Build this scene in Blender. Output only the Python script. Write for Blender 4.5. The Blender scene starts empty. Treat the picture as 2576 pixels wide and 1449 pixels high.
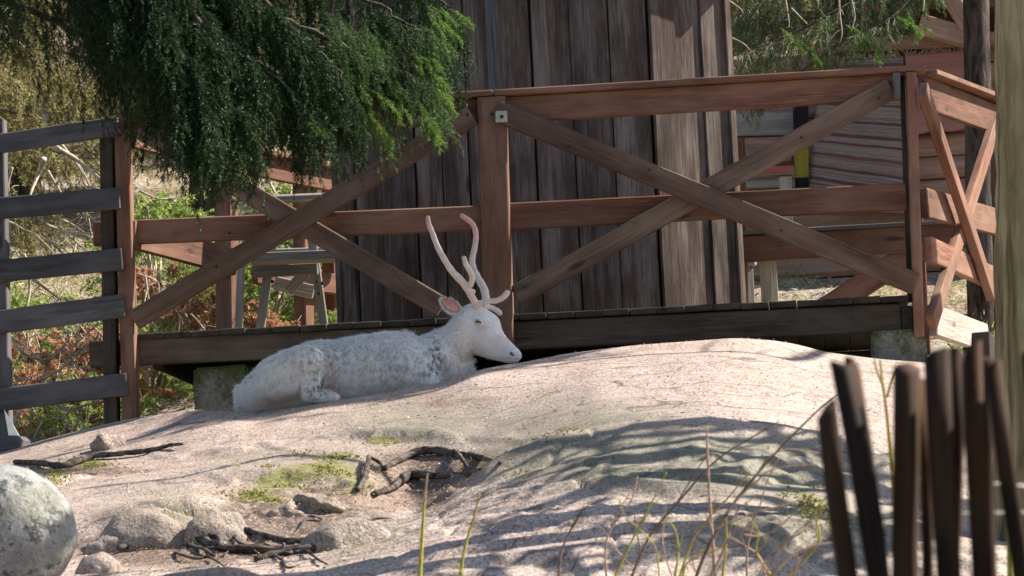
import bpy, bmesh, math, random
import numpy as np
from mathutils import Matrix, Vector
random.seed(7)
rng = np.random.default_rng(11)
scene = bpy.context.scene
COL = scene.collection

# ------------------------------------------------------------------ camera
CAM_Z = 1.5
PITCH = math.radians(6.5)
ROLL = math.radians(2.7)
FD = 8280.0                      # focal length in photo pixels (2576 wide)
F = Vector((0, math.cos(PITCH), math.sin(PITCH)))
U0 = Vector((0, -math.sin(PITCH), math.cos(PITCH)))
R0 = Vector((1, 0, 0))
UP = U0 * math.cos(ROLL) + R0 * math.sin(ROLL)
RT = R0 * math.cos(ROLL) - U0 * math.sin(ROLL)
cam = bpy.data.cameras.new("camera")
cam.sensor_width = 36.0
cam.lens = 36.0 * FD / 2576.0
cam.clip_start = 0.1
cam.clip_end = 500
cam.dof.use_dof = True
cam.dof.focus_distance = 17.3
cam.dof.aperture_fstop = 9.0
camo = bpy.data.objects.new("camera", cam)
COL.objects.link(camo)
m3 = Matrix((RT, UP, -F)).transposed()
camo.matrix_world = Matrix.Translation((0, 0, CAM_Z)) @ m3.to_4x4()
scene.camera = camo

# ------------------------------------------------------------------ light
SUN_DIR = Vector((0.70, 0.20, 0.66)).normalized()      # towards the sun: from the right
sun_el = math.asin(SUN_DIR.z)
sun_az = math.atan2(SUN_DIR.x, SUN_DIR.y)
world = bpy.data.worlds.new("World")
scene.world = world
world.use_nodes = True
wn = world.node_tree
sky = wn.nodes.new("ShaderNodeTexSky")
sky.sky_type = 'NISHITA'
sky.sun_disc = False
sky.sun_elevation = sun_el
sky.sun_rotation = sun_az
wn.links.new(sky.outputs[0], wn.nodes["Background"].inputs[0])
wn.nodes["Background"].inputs[1].default_value = 0.078
sl = bpy.data.lights.new("sun", 'SUN')
sl.energy = 4.9
sl.angle = math.radians(0.5)
sl.color = (1.0, 0.93, 0.84)
so = bpy.data.objects.new("sun", sl)
COL.objects.link(so)
so.rotation_euler = SUN_DIR.to_track_quat('Z', 'Y').to_euler()
vs = scene.view_settings
vs.view_transform = 'Standard'
vs.look = 'None'
vs.gamma = 1.0
vs.exposure = 1.22
vs.use_curve_mapping = False
scene.cycles.use_denoising = True
scene.cycles.max_bounces = 6
scene.cycles.transparent_max_bounces = 8

# ------------------------------------------------------------------ picture -> place
def ray(x, y):
    return F + RT * ((x - 1288.0) / FD) + UP * ((724.5 - y) / FD)
def P(x, y, Y):
    d = ray(x, y)
    return Vector((0, 0, CAM_Z)) + d * (Y / d.y)
RTn, UPn, Fn = np.array(RT), np.array(UP), np.array(F)
def Pn(x, y, Y):
    x = np.asarray(x, float); y = np.asarray(y, float); Y = np.asarray(Y, float)
    d = Fn + ((x - 1288.0) / FD)[..., None] * RTn + ((724.5 - y) / FD)[..., None] * UPn
    return np.array([0, 0, CAM_Z]) + d * (Y / d[..., 1])[..., None]
def onplane(x, y, p0, n):
    d = ray(x, y); o = Vector((0, 0, CAM_Z))
    return o + d * ((p0 - o).dot(n) / d.dot(n))

# ------------------------------------------------------------------ object helpers
def tag(o, label=None, cat=None, group=None, kind=None):
    if label: o["label"] = label
    if cat: o["category"] = cat
    if group: o["group"] = group
    if kind: o["kind"] = kind
    return o
def thing(name, label, cat, loc=(0, 0, 0), group=None):
    o = bpy.data.objects.new(name, None)
    o.empty_display_size = 0.1
    o.location = loc
    COL.objects.link(o)
    return tag(o, label, cat, group)
def link(name, me, mat, parent=None, M=None):
    if mat is not None:
        if len(me.materials) == 0: me.materials.append(mat)
    o = bpy.data.objects.new(name, me)
    COL.objects.link(o)
    if parent is not None:
        o.parent = parent
        base = world_of(parent)
        o.matrix_parent_inverse = base.inverted()
    if M is not None: o.matrix_basis = M
    return o
def world_of(o):
    loc = Matrix.LocRotScale(o.location, o.rotation_euler, o.scale)
    if o.parent is None: return loc
    return world_of(o.parent) @ o.matrix_parent_inverse @ loc
def mesh(name, v, f, smooth=False):
    me = bpy.data.meshes.new(name)
    me.from_pydata([tuple(a) for a in v], [], [tuple(a) for a in f])
    if smooth: me.polygons.foreach_set("use_smooth", [True] * len(me.polygons))
    me.update()
    return me
def trimesh(name, v, f, smooth=False):
    """fast path for big numpy meshes; f is (n,3) or (n,4)"""
    me = bpy.data.meshes.new(name)
    k = f.shape[1]
    me.vertices.add(len(v)); me.vertices.foreach_set("co", np.asarray(v, np.float32).ravel())
    me.loops.add(f.size); me.loops.foreach_set("vertex_index", np.asarray(f, np.int32).ravel())
    me.polygons.add(len(f))
    me.polygons.foreach_set("loop_start", np.arange(0, f.size, k, dtype=np.int32))
    me.polygons.foreach_set("use_smooth", np.full(len(f), smooth))
    me.update(calc_edges=True)
    return me
def cbox(lx, ly, lz, b=0.006, jit=0.0):
    """chamfered box centred on the origin, long side along x"""
    v = []
    hx, hy, hz = lx / 2, ly / 2, lz / 2
    b = min(b, hx * .4, hy * .4, hz * .4)
    for sx in (-1, 1):
        for sy in (-1, 1):
            for sz in (-1, 1):
                v.append((sx * hx, sy * (hy - b), sz * (hz - b)))
                v.append((sx * (hx - b), sy * hy, sz * (hz - b)))
                v.append((sx * (hx - b), sy * (hy - b), sz * hz))
    if jit: v = [tuple(c + random.uniform(-jit, jit) for c in p) for p in v]
    bm = bmesh.new()
    vs_ = [bm.verts.new(p) for p in v]
    bmesh.ops.convex_hull(bm, input=vs_)
    me = bpy.data.meshes.new("timber")
    bm.to_mesh(me); bm.free()
    return me
def frame(x, y, z, o):
    M = Matrix((x, y, z)).transposed().to_4x4()
    M.translation = o
    return M
def timber(name, p1, p2, w, t, mat, parent, nrm, push=0.0, b=0.006, jit=0.0015):
    """beam from p1 to p2, width w in the plane whose normal is nrm, thickness t along nrm"""
    p1, p2 = Vector(p1), Vector(p2)
    x = (p2 - p1); L = x.length; x.normalize()
    z = (nrm - x * nrm.dot(x)).normalized()
    y = z.cross(x)
    return link(name, cbox(L, w, t, b, jit), mat, parent, frame(x, y, z, (p1 + p2) / 2 + z * push))
def tube_geo(pts, rad, seg=8, cap=True, wob=0.0):
    pts = [Vector(p) for p in pts]
    V, Fc = [], []
    ref = Vector((0.13, 0.9, 0.37)).normalized()
    for i, p in enumerate(pts):
        t = (pts[min(i + 1, len(pts) - 1)] - pts[max(i - 1, 0)])
        t = t.normalized() if t.length > 1e-9 else Vector((0, 0, 1))
        a = t.cross(ref)
        if a.length < 1e-3: a = t.cross(Vector((1, 0, 0)))
        a.normalize(); bb = t.cross(a)
        r = rad[i] if hasattr(rad, '__len__') else rad
        for k in range(seg):
            an = 2 * math.pi * k / seg
            rr = r * (1 + (random.uniform(-wob, wob) if wob else 0))
            V.append(p + (a * math.cos(an) + bb * math.sin(an)) * rr)
    for i in range(len(pts) - 1):
        for k in range(seg):
            Fc.append((i * seg + k, i * seg + (k + 1) % seg, (i + 1) * seg + (k + 1) % seg, (i + 1) * seg + k))
    if cap:
        Fc.append(tuple(range(seg - 1, -1, -1)))
        n = (len(pts) - 1) * seg
        Fc.append(tuple(n + k for k in range(seg)))
    return V, Fc
def merge(geos):
    V, Fc = [], []
    for v, f in geos:
        o = len(V); V += list(v); Fc += [tuple(i + o for i in q) for q in f]
    return V, Fc
def smooth_path(pts, n=6):
    """catmull-rom through pts (tuples of any length)"""
    pts = [np.array(p, float) for p in pts]
    out = []
    for i in range(len(pts) - 1):
        p0 = pts[max(i - 1, 0)]; p1 = pts[i]; p2 = pts[i + 1]; p3 = pts[min(i + 2, len(pts) - 1)]
        for k in range(n):
            t = k / n
            out.append(.5 * ((2 * p1) + (-p0 + p2) * t + (2 * p0 - 5 * p1 + 4 * p2 - p3) * t * t + (-p0 + 3 * p1 - 3 * p2 + p3) * t ** 3))
    out.append(pts[-1])
    return out
# value noise
_perm = np.random.default_rng(3).random((64, 64, 64))
def vnoise(p):
    p = np.asarray(p, float)
    i = np.floor(p).astype(int); f = p - i; f = f * f * (3 - 2 * f)
    r = 0
    for dx in (0, 1):
        for dy in (0, 1):
            for dz in (0, 1):
                w = (f[..., 0] if dx else 1 - f[..., 0]) * (f[..., 1] if dy else 1 - f[..., 1]) * (f[..., 2] if dz else 1 - f[..., 2])
                r = r + w * _perm[(i[..., 0] + dx) % 64, (i[..., 1] + dy) % 64, (i[..., 2] + dz) % 64]
    return r * 2 - 1
def fbm(p, oct=4, gain=.5):
    s, a = 0, 1
    for k in range(oct):
        s = s + a * vnoise(np.asarray(p) * 2 ** k + 7.3 * k); a *= gain
    return s

# ------------------------------------------------------------------ materials
class NT:
    def __init__(s, name):
        s.m = bpy.data.materials.new(name); s.m.use_nodes = True
        s.t = s.m.node_tree; s.b = s.t.nodes["Principled BSDF"]; s.out = s.t.nodes["Material Output"]
    def n(s, typ, **kw):
        nd = s.t.nodes.new("ShaderNode" + typ)
        for k, v in kw.items():
            if k.startswith('i_'):
                key = k[2:]
                key = int(key) if key.isdigit() else key.replace('_', ' ')
                nd.inputs[key].default_value = v
            else: setattr(nd, k, v)
        return nd
    def l(s, a, b): s.t.links.new(a, b)
    def coord(s, out='Object', scale=(1, 1, 1), rot=(0, 0, 0), rnd=False):
        c = s.n('TexCoord'); mp = s.n('Mapping'); s.l(c.outputs[out], mp.inputs['Vector'])
        mp.inputs['Scale'].default_value = scale; mp.inputs['Rotation'].default_value = rot
        if rnd:
            oi = s.n('ObjectInfo'); mu = s.n('VectorMath', operation='SCALE'); mu.inputs[0].default_value = (37, 61, 53)
            s.l(oi.outputs['Random'], mu.inputs['Scale']); s.l(mu.outputs[0], mp.inputs['Location'])
        return mp.outputs[0]
    def noise(s, vec, scale=5, detail=4, rough=.55, dist=0.0):
        n = s.n('TexNoise'); n.inputs['Scale'].default_value = scale; n.inputs['Detail'].default_value = detail
        n.inputs['Roughness'].default_value = rough; n.inputs['Distortion'].default_value = dist
        if vec is not None: s.l(vec, n.inputs['Vector'])
        return n.outputs['Fac']
    def ramp(s, fac, stops, interp='LINEAR'):
        r = s.n('ValToRGB'); r.color_ramp.interpolation = interp
        e = r.color_ramp.elements
        while len(e) < len(stops): e.new(.5)
        for el, (p, c) in zip(e, stops):
            el.position = p; el.color = (c[0], c[1], c[2], 1) if hasattr(c, '__len__') else (c, c, c, 1)
        s.l(fac, r.inputs[0]); return r.outputs[0]
    def mix(s, fac, a, b, mode='MIX'):
        m = s.n('Mix', data_type='RGBA', blend_type=mode)
        for val, idx in ((fac, 0), (a, 6), (b, 7)):
            if hasattr(val, 'links') or hasattr(val, 'is_linked'): s.l(val, m.inputs[idx])
            elif idx == 0: m.inputs[0].default_value = val
            else: m.inputs[idx].default_value = (*val, 1)
        return m.outputs[2]
    def math(s, op, a, b=0.0, clamp=False):
        m = s.n('Math', operation=op, use_clamp=clamp)
        for v, i in ((a, 0), (b, 1)):
            if hasattr(v, 'is_linked'): s.l(v, m.inputs[i])
            else: m.inputs[i].default_value = v
        return m.outputs[0]
    def bump(s, h, strength=.3, dist=.01, prev=None):
        b = s.n('Bump'); b.inputs['Strength'].default_value = strength; b.inputs['Distance'].default_value = dist
        s.l(h, b.inputs['Height'])
        if prev is not None: s.l(prev, b.inputs['Normal'])
        return b.outputs[0]
    def done(s, col=None, rough=.8, nrm=None, spec=.3):
        if col is not None:
            if hasattr(col, 'is_linked'): s.l(col, s.b.inputs['Base Color'])
            else: s.b.inputs['Base Color'].default_value = (*col, 1)
        if hasattr(rough, 'is_linked'): s.l(rough, s.b.inputs['Roughness'])
        else: s.b.inputs['Roughness'].default_value = rough
        s.b.inputs['Specular IOR Level'].default_value = spec
        if nrm is not None: s.l(nrm, s.b.inputs['Normal'])
        return s.m
def sc3(c, k): return tuple(x * k for x in c)
def wood(name, dark, light, worn, wornamt=.45, grain=1.0, stain=(.02, .025, .018), stainamt=.3, bump=.35, axis=0):
    """boards: long side along local x"""
    s = NT(name)
    g1 = s.coord('Object', (1.6, 26, 26), rnd=True)
    g2 = s.coord('Object', (3.5, 95, 95), rnd=True)
    g3 = s.coord('Object', (1.2, 5, 5), rnd=True)
    a = s.noise(g1, grain, 5, .6, .6); b = s.noise(g2, grain, 4, .65, .3); c = s.noise(g3, 1.3, 4, .6)
    base = s.ramp(a, [(.3, dark), (.7, light)])
    base = s.mix(s.ramp(b, [(.42, 0.0), (.62, 1.0)]), base, sc3(dark, .6))
    wfac = s.math('MULTIPLY', s.ramp(s.math('ADD', s.math('MULTIPLY', b, .5), s.math('MULTIPLY', c, .5)), [(.46, 0.0), (.6, 1.0)]), wornamt)
    base = s.mix(wfac, base, worn)
    g4 = s.coord('Object', (2, 3, 3), rnd=True)
    d = s.noise(g4, 1.1, 5, .65)
    base = s.mix(s.math('MULTIPLY', s.ramp(d, [(.5, 0.0), (.72, 1.0)]), stainamt), base, stain)
    # knots
    vo = s.n('TexVoronoi'); s.l(s.coord('Object', (1.5, 5, 5), rnd=True), vo.inputs['Vector']); vo.inputs['Scale'].default_value = 1.0
    k = s.ramp(vo.outputs['Distance'], [(.05, 1.0), (.11, 0.0)])
    base = s.mix(s.math('MULTIPLY', k, .7), base, sc3(dark, .3))
    oi = s.n('ObjectInfo'); hv = s.n('HueSaturation')
    s.l(s.math('ADD', s.math('MULTIPLY', oi.outputs['Random'], .5), .75), hv.inputs['Value'])
    s.l(base, hv.inputs['Color'])
    nb = s.bump(s.math('ADD', s.math('MULTIPLY', a, .6), s.math('MULTIPLY', b, .4)), bump, .006)
    return s.done(hv.outputs[0], .82, nb, .2)
M = {}
M['rail'] = wood('red_stained_timber', (.15, .068, .043), (.30, .142, .09), (.33, .215, .155), .6, stainamt=.45)
M['beam'] = wood('brown_stained_beam', (.07, .05, .037), (.15, .112, .085), (.2, .165, .13), .4, stain=(.02, .022, .014), stainamt=.6)
M['brace'] = wood('worn_red_timber', (.105, .058, .040), (.215, .125, .088), (.27, .205, .155), .65, stainamt=.5)
M['deck'] = wood('dark_deck_timber', (.036, .028, .023), (.08, .06, .048), (.15, .135, .115), .4, stain=(.02, .03, .014), stainamt=.55)
M['fence'] = wood('grey_weathered_board', (.075, .068, .07), (.16, .15, .155), (.26, .25, .255), .5)
M['table'] = wood('pale_weathered_timber', (.30, .26, .21), (.46, .42, .36), (.55, .52, .48), .4, stainamt=.15)
M['tower'] = wood('flaking_brown_plank', (.07, .044, .032), (.155, .104, .079), (.34, .275, .235), .62, 1.0, stain=(.03, .025, .018), stainamt=.6, bump=.8)
M['log'] = wood('pink_brown_log', (.36, .20, .14), (.56, .35, .26), (.58, .44, .36), .35)
M['grey_trim'] = wood('blue_grey_trim', (.11, .105, .11), (.19, .185, .19), (.27, .26, .26), .3)
M['picket'] = wood('dark_bark_picket', (.014, .008, .005), (.05, .026, .014), (.17, .075, .03), .45, stainamt=.5)

def bark(name, dark, light, sx=18, sz=3, bumpd=.02, moss=(.1, .11, .05), mossamt=.3):
    s = NT(name)
    v = s.coord('Object', (sx, sx, sz))
    a = s.noise(v, 1.0, 6, .65, .8); b = s.noise(s.coord('Object', (2, 2, 1)), 2.0, 4)
    col = s.ramp(a, [(.38, dark), (.58, light)])
    col = s.mix(s.math('MULTIPLY', s.ramp(b, [(.45, 0.0), (.6, 1.0)]), mossamt), col, moss)
    return s.done(col, .9, s.bump(a, .8, bumpd), .1)
M['bark_pine'] = bark('dark_pine_bark', (.025, .018, .015), (.13, .10, .085), 16, 4, .04, (.2, .19, .17), .25)
M['bark_pale'] = bark('pale_olive_bark', (.085, .058, .026), (.43, .335, .18), 14, .7, .02, (.17, .145, .06), .6)
M['bark_spruce'] = bark('spruce_bark', (.035, .026, .02), (.12, .095, .075), 20, 6, .02)
M['root'] = bark('bare_grey_root', (.03, .023, .02), (.17, .14, .12), 14, 14, .014, (.04, .035, .03), .5)
M['dead'] = bark('bleached_dead_wood', (.30, .23, .16), (.58, .49, .38), 30, 30, .004, (.2, .17, .1), .3)
M['twig'] = bark('bare_twig', (.11, .07, .05), (.24, .165, .12), 40, 40, .002)
M['sprucetwig'] = bark('dark_spruce_twig', (.02, .014, .01), (.05, .036, .026), 40, 40, .002)
M['stem'] = bark('yellow_green_stem', (.24, .22, .04), (.42, .38, .09), 60, 20, .001, (.35, .18, .05), .4)
M['pinktwig'] = bark('pale_dry_twig', (.30, .18, .12), (.5, .34, .25), 40, 40, .002)

def foliage(name, cols, trans=.35, rough=.55):
    """one island = one needle: colour varies needle by needle and clump by clump"""
    s = NT(name)
    ge = s.n('NewGeometry')
    nz = s.noise(s.coord('Object'), 2.6, 3, .6)
    f = s.math('ADD', s.math('MULTIPLY', ge.outputs['Random Per Island'], .5), s.math('MULTIPLY', nz, .6))
    col = s.ramp(f, [(.25 + .5 * i / max(1, len(cols) - 1), c) for i, c in enumerate(cols)])
    s.done(col, rough, None, .25)
    tr = s.n('BsdfTranslucent'); s.l(col, tr.inputs['Color'])
    ms = s.n('MixShader'); ms.inputs[0].default_value = trans
    s.l(s.b.outputs[0], ms.inputs[1]); s.l(tr.outputs[0], ms.inputs[2]); s.l(ms.outputs[0], s.out.inputs[0])
    return s.m
M['spruce'] = foliage('dark_spruce_needles', [(.006, .022, .011), (.012, .042, .016), (.024, .062, .02), (.062, .10, .03)])
M['fresh'] = foliage('fresh_spruce_needles', [(.05, .12, .022), (.11, .21, .035), (.20, .29, .06)], .45)
M['mid'] = foliage('green_spruce_needles', [(.03, .075, .022), (.06, .13, .035), (.12, .19, .055)], .4)
M['olive'] = foliage('olive_spruce_needles', [(.08, .10, .03), (.18, .19, .06), (.30, .27, .11), (.46, .40, .2)], .5)
M['bush'] = foliage('bright_bush_leaves', [(.07, .14, .03), (.18, .29, .06), (.34, .43, .10), (.5, .5, .2)], .5)
M['russet'] = foliage('russet_dead_leaves', [(.22, .10, .05), (.42, .21, .11), (.58, .36, .21)], .4)
M['litter'] = foliage('leaf_litter', [(.18, .11, .065), (.36, .23, .14), (.52, .40, .27), (.62, .53, .4)], .2)
M['moss'] = foliage('moss_tufts', [(.08, .085, .02), (.2, .2, .04), (.36, .34, .08)], .3)
M['straw'] = foliage('dry_straw', [(.26, .22, .12), (.42, .37, .22), (.55, .50, .33)], .3)

# ================================================================== terrain
def poly(x, pts):
    a = np.array(pts, float)
    return np.interp(x, a[:, 0], a[:, 1])
def crest(x): return poly(x, [(-1500, 1330), (-300, 1185), (0, 1136), (130, 1100), (240, 1072), (330, 1052), (480, 1027), (590, 1032), (640, 1040), (760, 1020), (960, 988), (1100, 966), (1200, 931), (1260, 918), (1312, 910), (1425, 888), (1600, 867), (1850, 848), (1950, 854), (2010, 866), (2080, 886), (2200, 902), (2330, 912), (2500, 935), (2900, 985), (4100, 1120)])
def crestY(x): return poly(x, [(-1500, 17.6), (330, 17.6), (590, 16.55), (1200, 16.45), (1400, 16.8), (1900, 17.0), (2080, 17.45), (2400, 17.5), (4100, 17.5)])
def ridgeA(x): return poly(x, [(-1500, 1500), (0, 1330), (500, 1275), (900, 1285), (1040, 1310), (1100, 1262), (1150, 1218), (1250, 1162), (1400, 1108), (1600, 1068), (1780, 1055), (1950, 1070), (2100, 1095), (2300, 1130), (2576, 1180), (4100, 1400)])
def hollowA(x): return poly(x, [(-1500, -25), (900, -20), (1040, 30), (1150, 48), (1400, 44), (1780, 30), (2100, 14), (2576, 0), (4100, 0)])
def foldB(x): return poly(x, [(-1500, 1560), (400, 1425), (700, 1392), (900, 1360), (1050, 1322), (1250, 1260), (1500, 1205), (1800, 1185), (2000, 1215), (2200, 1260), (2576, 1330), (4100, 1560)])
def midC(x): return poly(x, [(-1500, 1400), (0, 1215), (400, 1165), (800, 1110), (1200, 1075), (1500, 985), (1800, 955), (2100, 990), (2400, 1030), (4100, 1260)])
def foldD(x): return poly(x, [(-1500, 1600), (400, 1452), (800, 1440), (1200, 1372), (1500, 1330), (1800, 1325), (2100, 1350), (2576, 1420), (4100, 1650)])
NX, NY = 620, 520
gx = np.linspace(-1300, 3900, NX)
gY = np.concatenate([np.linspace(3.0, 10.0, 30)[:-1], np.linspace(10.0, 19.4, NY - 29)])
NY = len(gY)
YD = np.zeros((NX, NY))
for i, x in enumerate(gx):
    c, cy = float(crest(x)), float(crestY(x))
    A, B, D = float(ridgeA(x)), float(foldB(x)), float(foldD(x))
    zc = CAM_Z + cy * (1667 - c) / FD * 1.0
    ctrl = [(3.0, 6500), (6.0, 3300), (8.0, 2330), (10.2, 1590), (11.05, D + 22), (11.25, D), (11.4, D - 4), (12.2, B + .38 * (D - B)), (12.45, B), (12.6, B - 2), (12.98, A + .62 * (B - A)), (13.25, A), (13.38, A + 1), (13.75, A + float(hollowA(x))), (15.2, float(midC(x))), (cy, c), (cy + .06, c)]
    # behind the crest: level for half a metre, then falling under the deck
    zrel = (1667 - c) / FD * cy
    for dy, dz in ((.55, -.02), (1.0, -.12), (1.6, -.22), (2.9, -.3)):
        yy = cy + dy
        ctrl.append((yy, 1667 - (zrel + dz) / yy * FD))
    a = np.array(ctrl)
    YD[i] = np.interp(gY, a[:, 0], a[:, 1])
# soften
k = np.array([1, 3, 5, 6, 5, 3, 1], float); k /= k.sum()
fine = slice(29, NY)
for _ in range(2):
    pad = np.pad(YD[:, fine], ((0, 0), (3, 3)), mode='edge')
    YD[:, fine] = sum(k[j] * pad[:, j:j + YD[:, fine].shape[1]] for j in range(7))
    pad = np.pad(YD, ((3, 3), (0, 0)), mode='edge')
    YD = sum(k[j] * pad[j:j + NX] for j in range(7))
XX, YY = np.meshgrid(gx, gY, indexing='ij')
# small ledges and hollows: a steep face towards the viewer, easing back behind
def sstep(t): t = np.clip(t, 0, 1); return t * t * (3 - 2 * t)
for (cx, rx, yf, h_, dp) in [(1010, 150, 1104, 24, .8), (760, 230, 1212, 18, .6), (860, 130, 1292, 26, .5), (1085, 120, 1240, -34, .5), (400, 150, 1335, 34, .6), (575, 110, 1352, 28, .5), (160, 150, 1196, 16, .5), (700, 90, 1262, -26, .35), (1700, 380, 1285, 16, .5), (1380, 300, 1352, 16, .6), (2020, 260, 1395, 18, .5), (1600, 280, 1418, 14, .5), (1250, 170, 1128, 7, .4), (560, 200, 1132, 8, .5), (1750, 420, 1180, 12, .4)]:
    for i, x in enumerate(gx):
        w_ = math.exp(-abs((x - cx) / rx) ** 4)
        if w_ < .02: continue
        yy_ = yf + 26 * float(fbm(np.array([[x * .0075 + cx, rx * .31, .5]]), 3)[0])
        col_ = YD[i, 30:]
        if not np.any(col_ <= yy_): continue
        Yf_ = gY[30 + int(np.argmax(col_ <= yy_))]
        t_ = gY - Yf_
        YD[i] -= h_ * w_ * sstep((t_ + .05) / .13) * (1 - sstep(t_ / dp)) * (t_ > -.05)
Pt = Pn(XX, YD, YY)
q = Pt.copy()
n1 = fbm(np.stack([q[..., 0] * 1.1, q[..., 1] * 1.6, q[..., 2] * 0], -1), 3)
# long sloping ledges that run up to the right, like glaciated granite
ax = q[..., 0] * .35 + q[..., 1] * 2.2
n2 = fbm(np.stack([q[..., 0] * .6, ax, q[..., 2] * 0 + 5], -1), 3)
n3 = fbm(np.stack([q[..., 0] * 7, q[..., 1] * 7, q[..., 2] * 7], -1), 4)
amp = np.interp(YY - crestY(XX), [-3.5, -1.6, -.5, 0, 3], [1, .8, .3, .08, .1])
_l = fbm(np.stack([q[..., 0] * .55 + 9, ax * .55, q[..., 2] * 0 + 2], -1), 3) * 4.2
led = (_l - np.floor(_l)); led = np.where(led < .82, led / .82, (1 - led) / .18) * np.interp(XX, [900, 1250], [.25, 1.0])
n4 = np.abs(fbm(np.stack([q[..., 0] * 1.7 + 3, ax * 1.3, q[..., 2] * 0 + 11], -1), 3))
Pt[..., 2] += amp * (.022 * n1 + .030 * n2 + .003 * n3 - np.interp(YY, [11, 13, 14.5], [.018, .018, .006]) * np.clip(.10 - n4, 0, 1) / .10 + np.interp(YY, [11, 12.6, 13.4], [.03, .022, 0]) * led)
YDz = YD - (Pt[..., 2] - q[..., 2]) / YY * FD
def ground_at(xd, yd, shrink=0):
    """first visible terrain point on the line of sight through a photo pixel"""
    i = int(np.clip(np.searchsorted(gx, xd), 1, NX - 1))
    col = YDz[i]
    j = 30 + int(np.argmax(col[30:] <= yd)) if np.any(col[30:] <= yd) else int(np.argmin(col[30:])) + 30
    return Vector(Pt[i, j]), float(gY[j])
def ground_z(X, Y):
    j = int(np.clip(np.searchsorted(gY, Y), 1, NY - 1))
    i = int(np.clip(np.searchsorted(Pt[:, j, 0], X), 1, NX - 1))
    return float(Pt[i, j, 2])
idx = np.arange(NX * NY).reshape(NX, NY)
quads = np.stack([idx[:-1, :-1], idx[1:, :-1], idx[1:, 1:], idx[:-1, 1:]], -1).reshape(-1, 4)
rock_me = trimesh('rock', Pt.reshape(-1, 3), quads, True)
# earth / moss zones, and lichen mixed with painted dome shade (painted per vertex)
def blob(x, y, cx, cy, rx, ry): return np.exp(-(((x - cx) / rx) ** 2 + ((y - cy) / ry) ** 2))
zone = np.zeros((NX, NY, 4), np.float32); zone[..., 3] = 1
mossz = 0
for (cx, cy_, rx, ry, a_) in [(700, 1212, 110, 24, 1), (810, 1175, 130, 24, .9), (960, 1108, 80, 13, 1), (620, 1245, 60, 16, .7), (870, 1140, 90, 14, .7), (230, 1165, 60, 14, 1), (140, 1200, 25, 28, 1), (900, 1220, 60, 30, .8), (1180, 1150, 70, 14, .6), (1250, 1200, 100, 40, .6), (2080, 1290, 90, 40, .8), (2020, 1250, 60, 20, .6), (1440, 1090, 160, 20, .5), (690, 1260, 60, 22, .8)]:
    mossz = mossz + a_ * blob(XX, YDz, cx, cy_, rx, ry)
zone[..., 0] = np.clip(mossz, 0, 1)
dirt = 0
for (cx, cy_, rx, ry, a_) in [(700, 1290, 130, 50, 1), (560, 1350, 200, 40, 1), (1080, 1165, 150, 34, 1), (1040, 1240, 100, 45, 1), (880, 1250, 120, 30, .8), (250, 1185, 160, 14, .6), (420, 1380, 260, 45, .9), (820, 1330, 110, 40, .8), (1100, 1010, 220, 40, .35)]:
    dirt = dirt + a_ * blob(XX, YDz, cx, cy_, rx, ry)
zone[..., 1] = np.clip(dirt, 0, 1)
lich_shade = blob(XX, YDz, 1500, 1150, 420, 70) + blob(XX, YDz, 1900, 1170, 420, 60) + .9 * blob(XX, YDz, 2050, 1330, 350, 110) + .7 * blob(XX, YDz, 900, 1340, 160, 60) + .6 * blob(XX, YDz, 1050, 1070, 170, 40) + .6 * blob(XX, YDz, 1500, 1050, 200, 60) + .6 * blob(XX, YDz, 760, 1175, 240, 60) + .6 * blob(XX, YDz, 400, 1300, 180, 60) + .45 * blob(XX, YDz, 1120, 1040, 200, 50) + .5 * blob(XX, YDz, 100, 1180, 150, 40)  # olive lichen; the wide blobs on the front dome also paint in its shade
zone[..., 2] = np.clip(lich_shade, 0, 1)
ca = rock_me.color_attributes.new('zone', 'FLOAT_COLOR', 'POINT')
ca.data.foreach_set('color', zone.reshape(-1))

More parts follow.
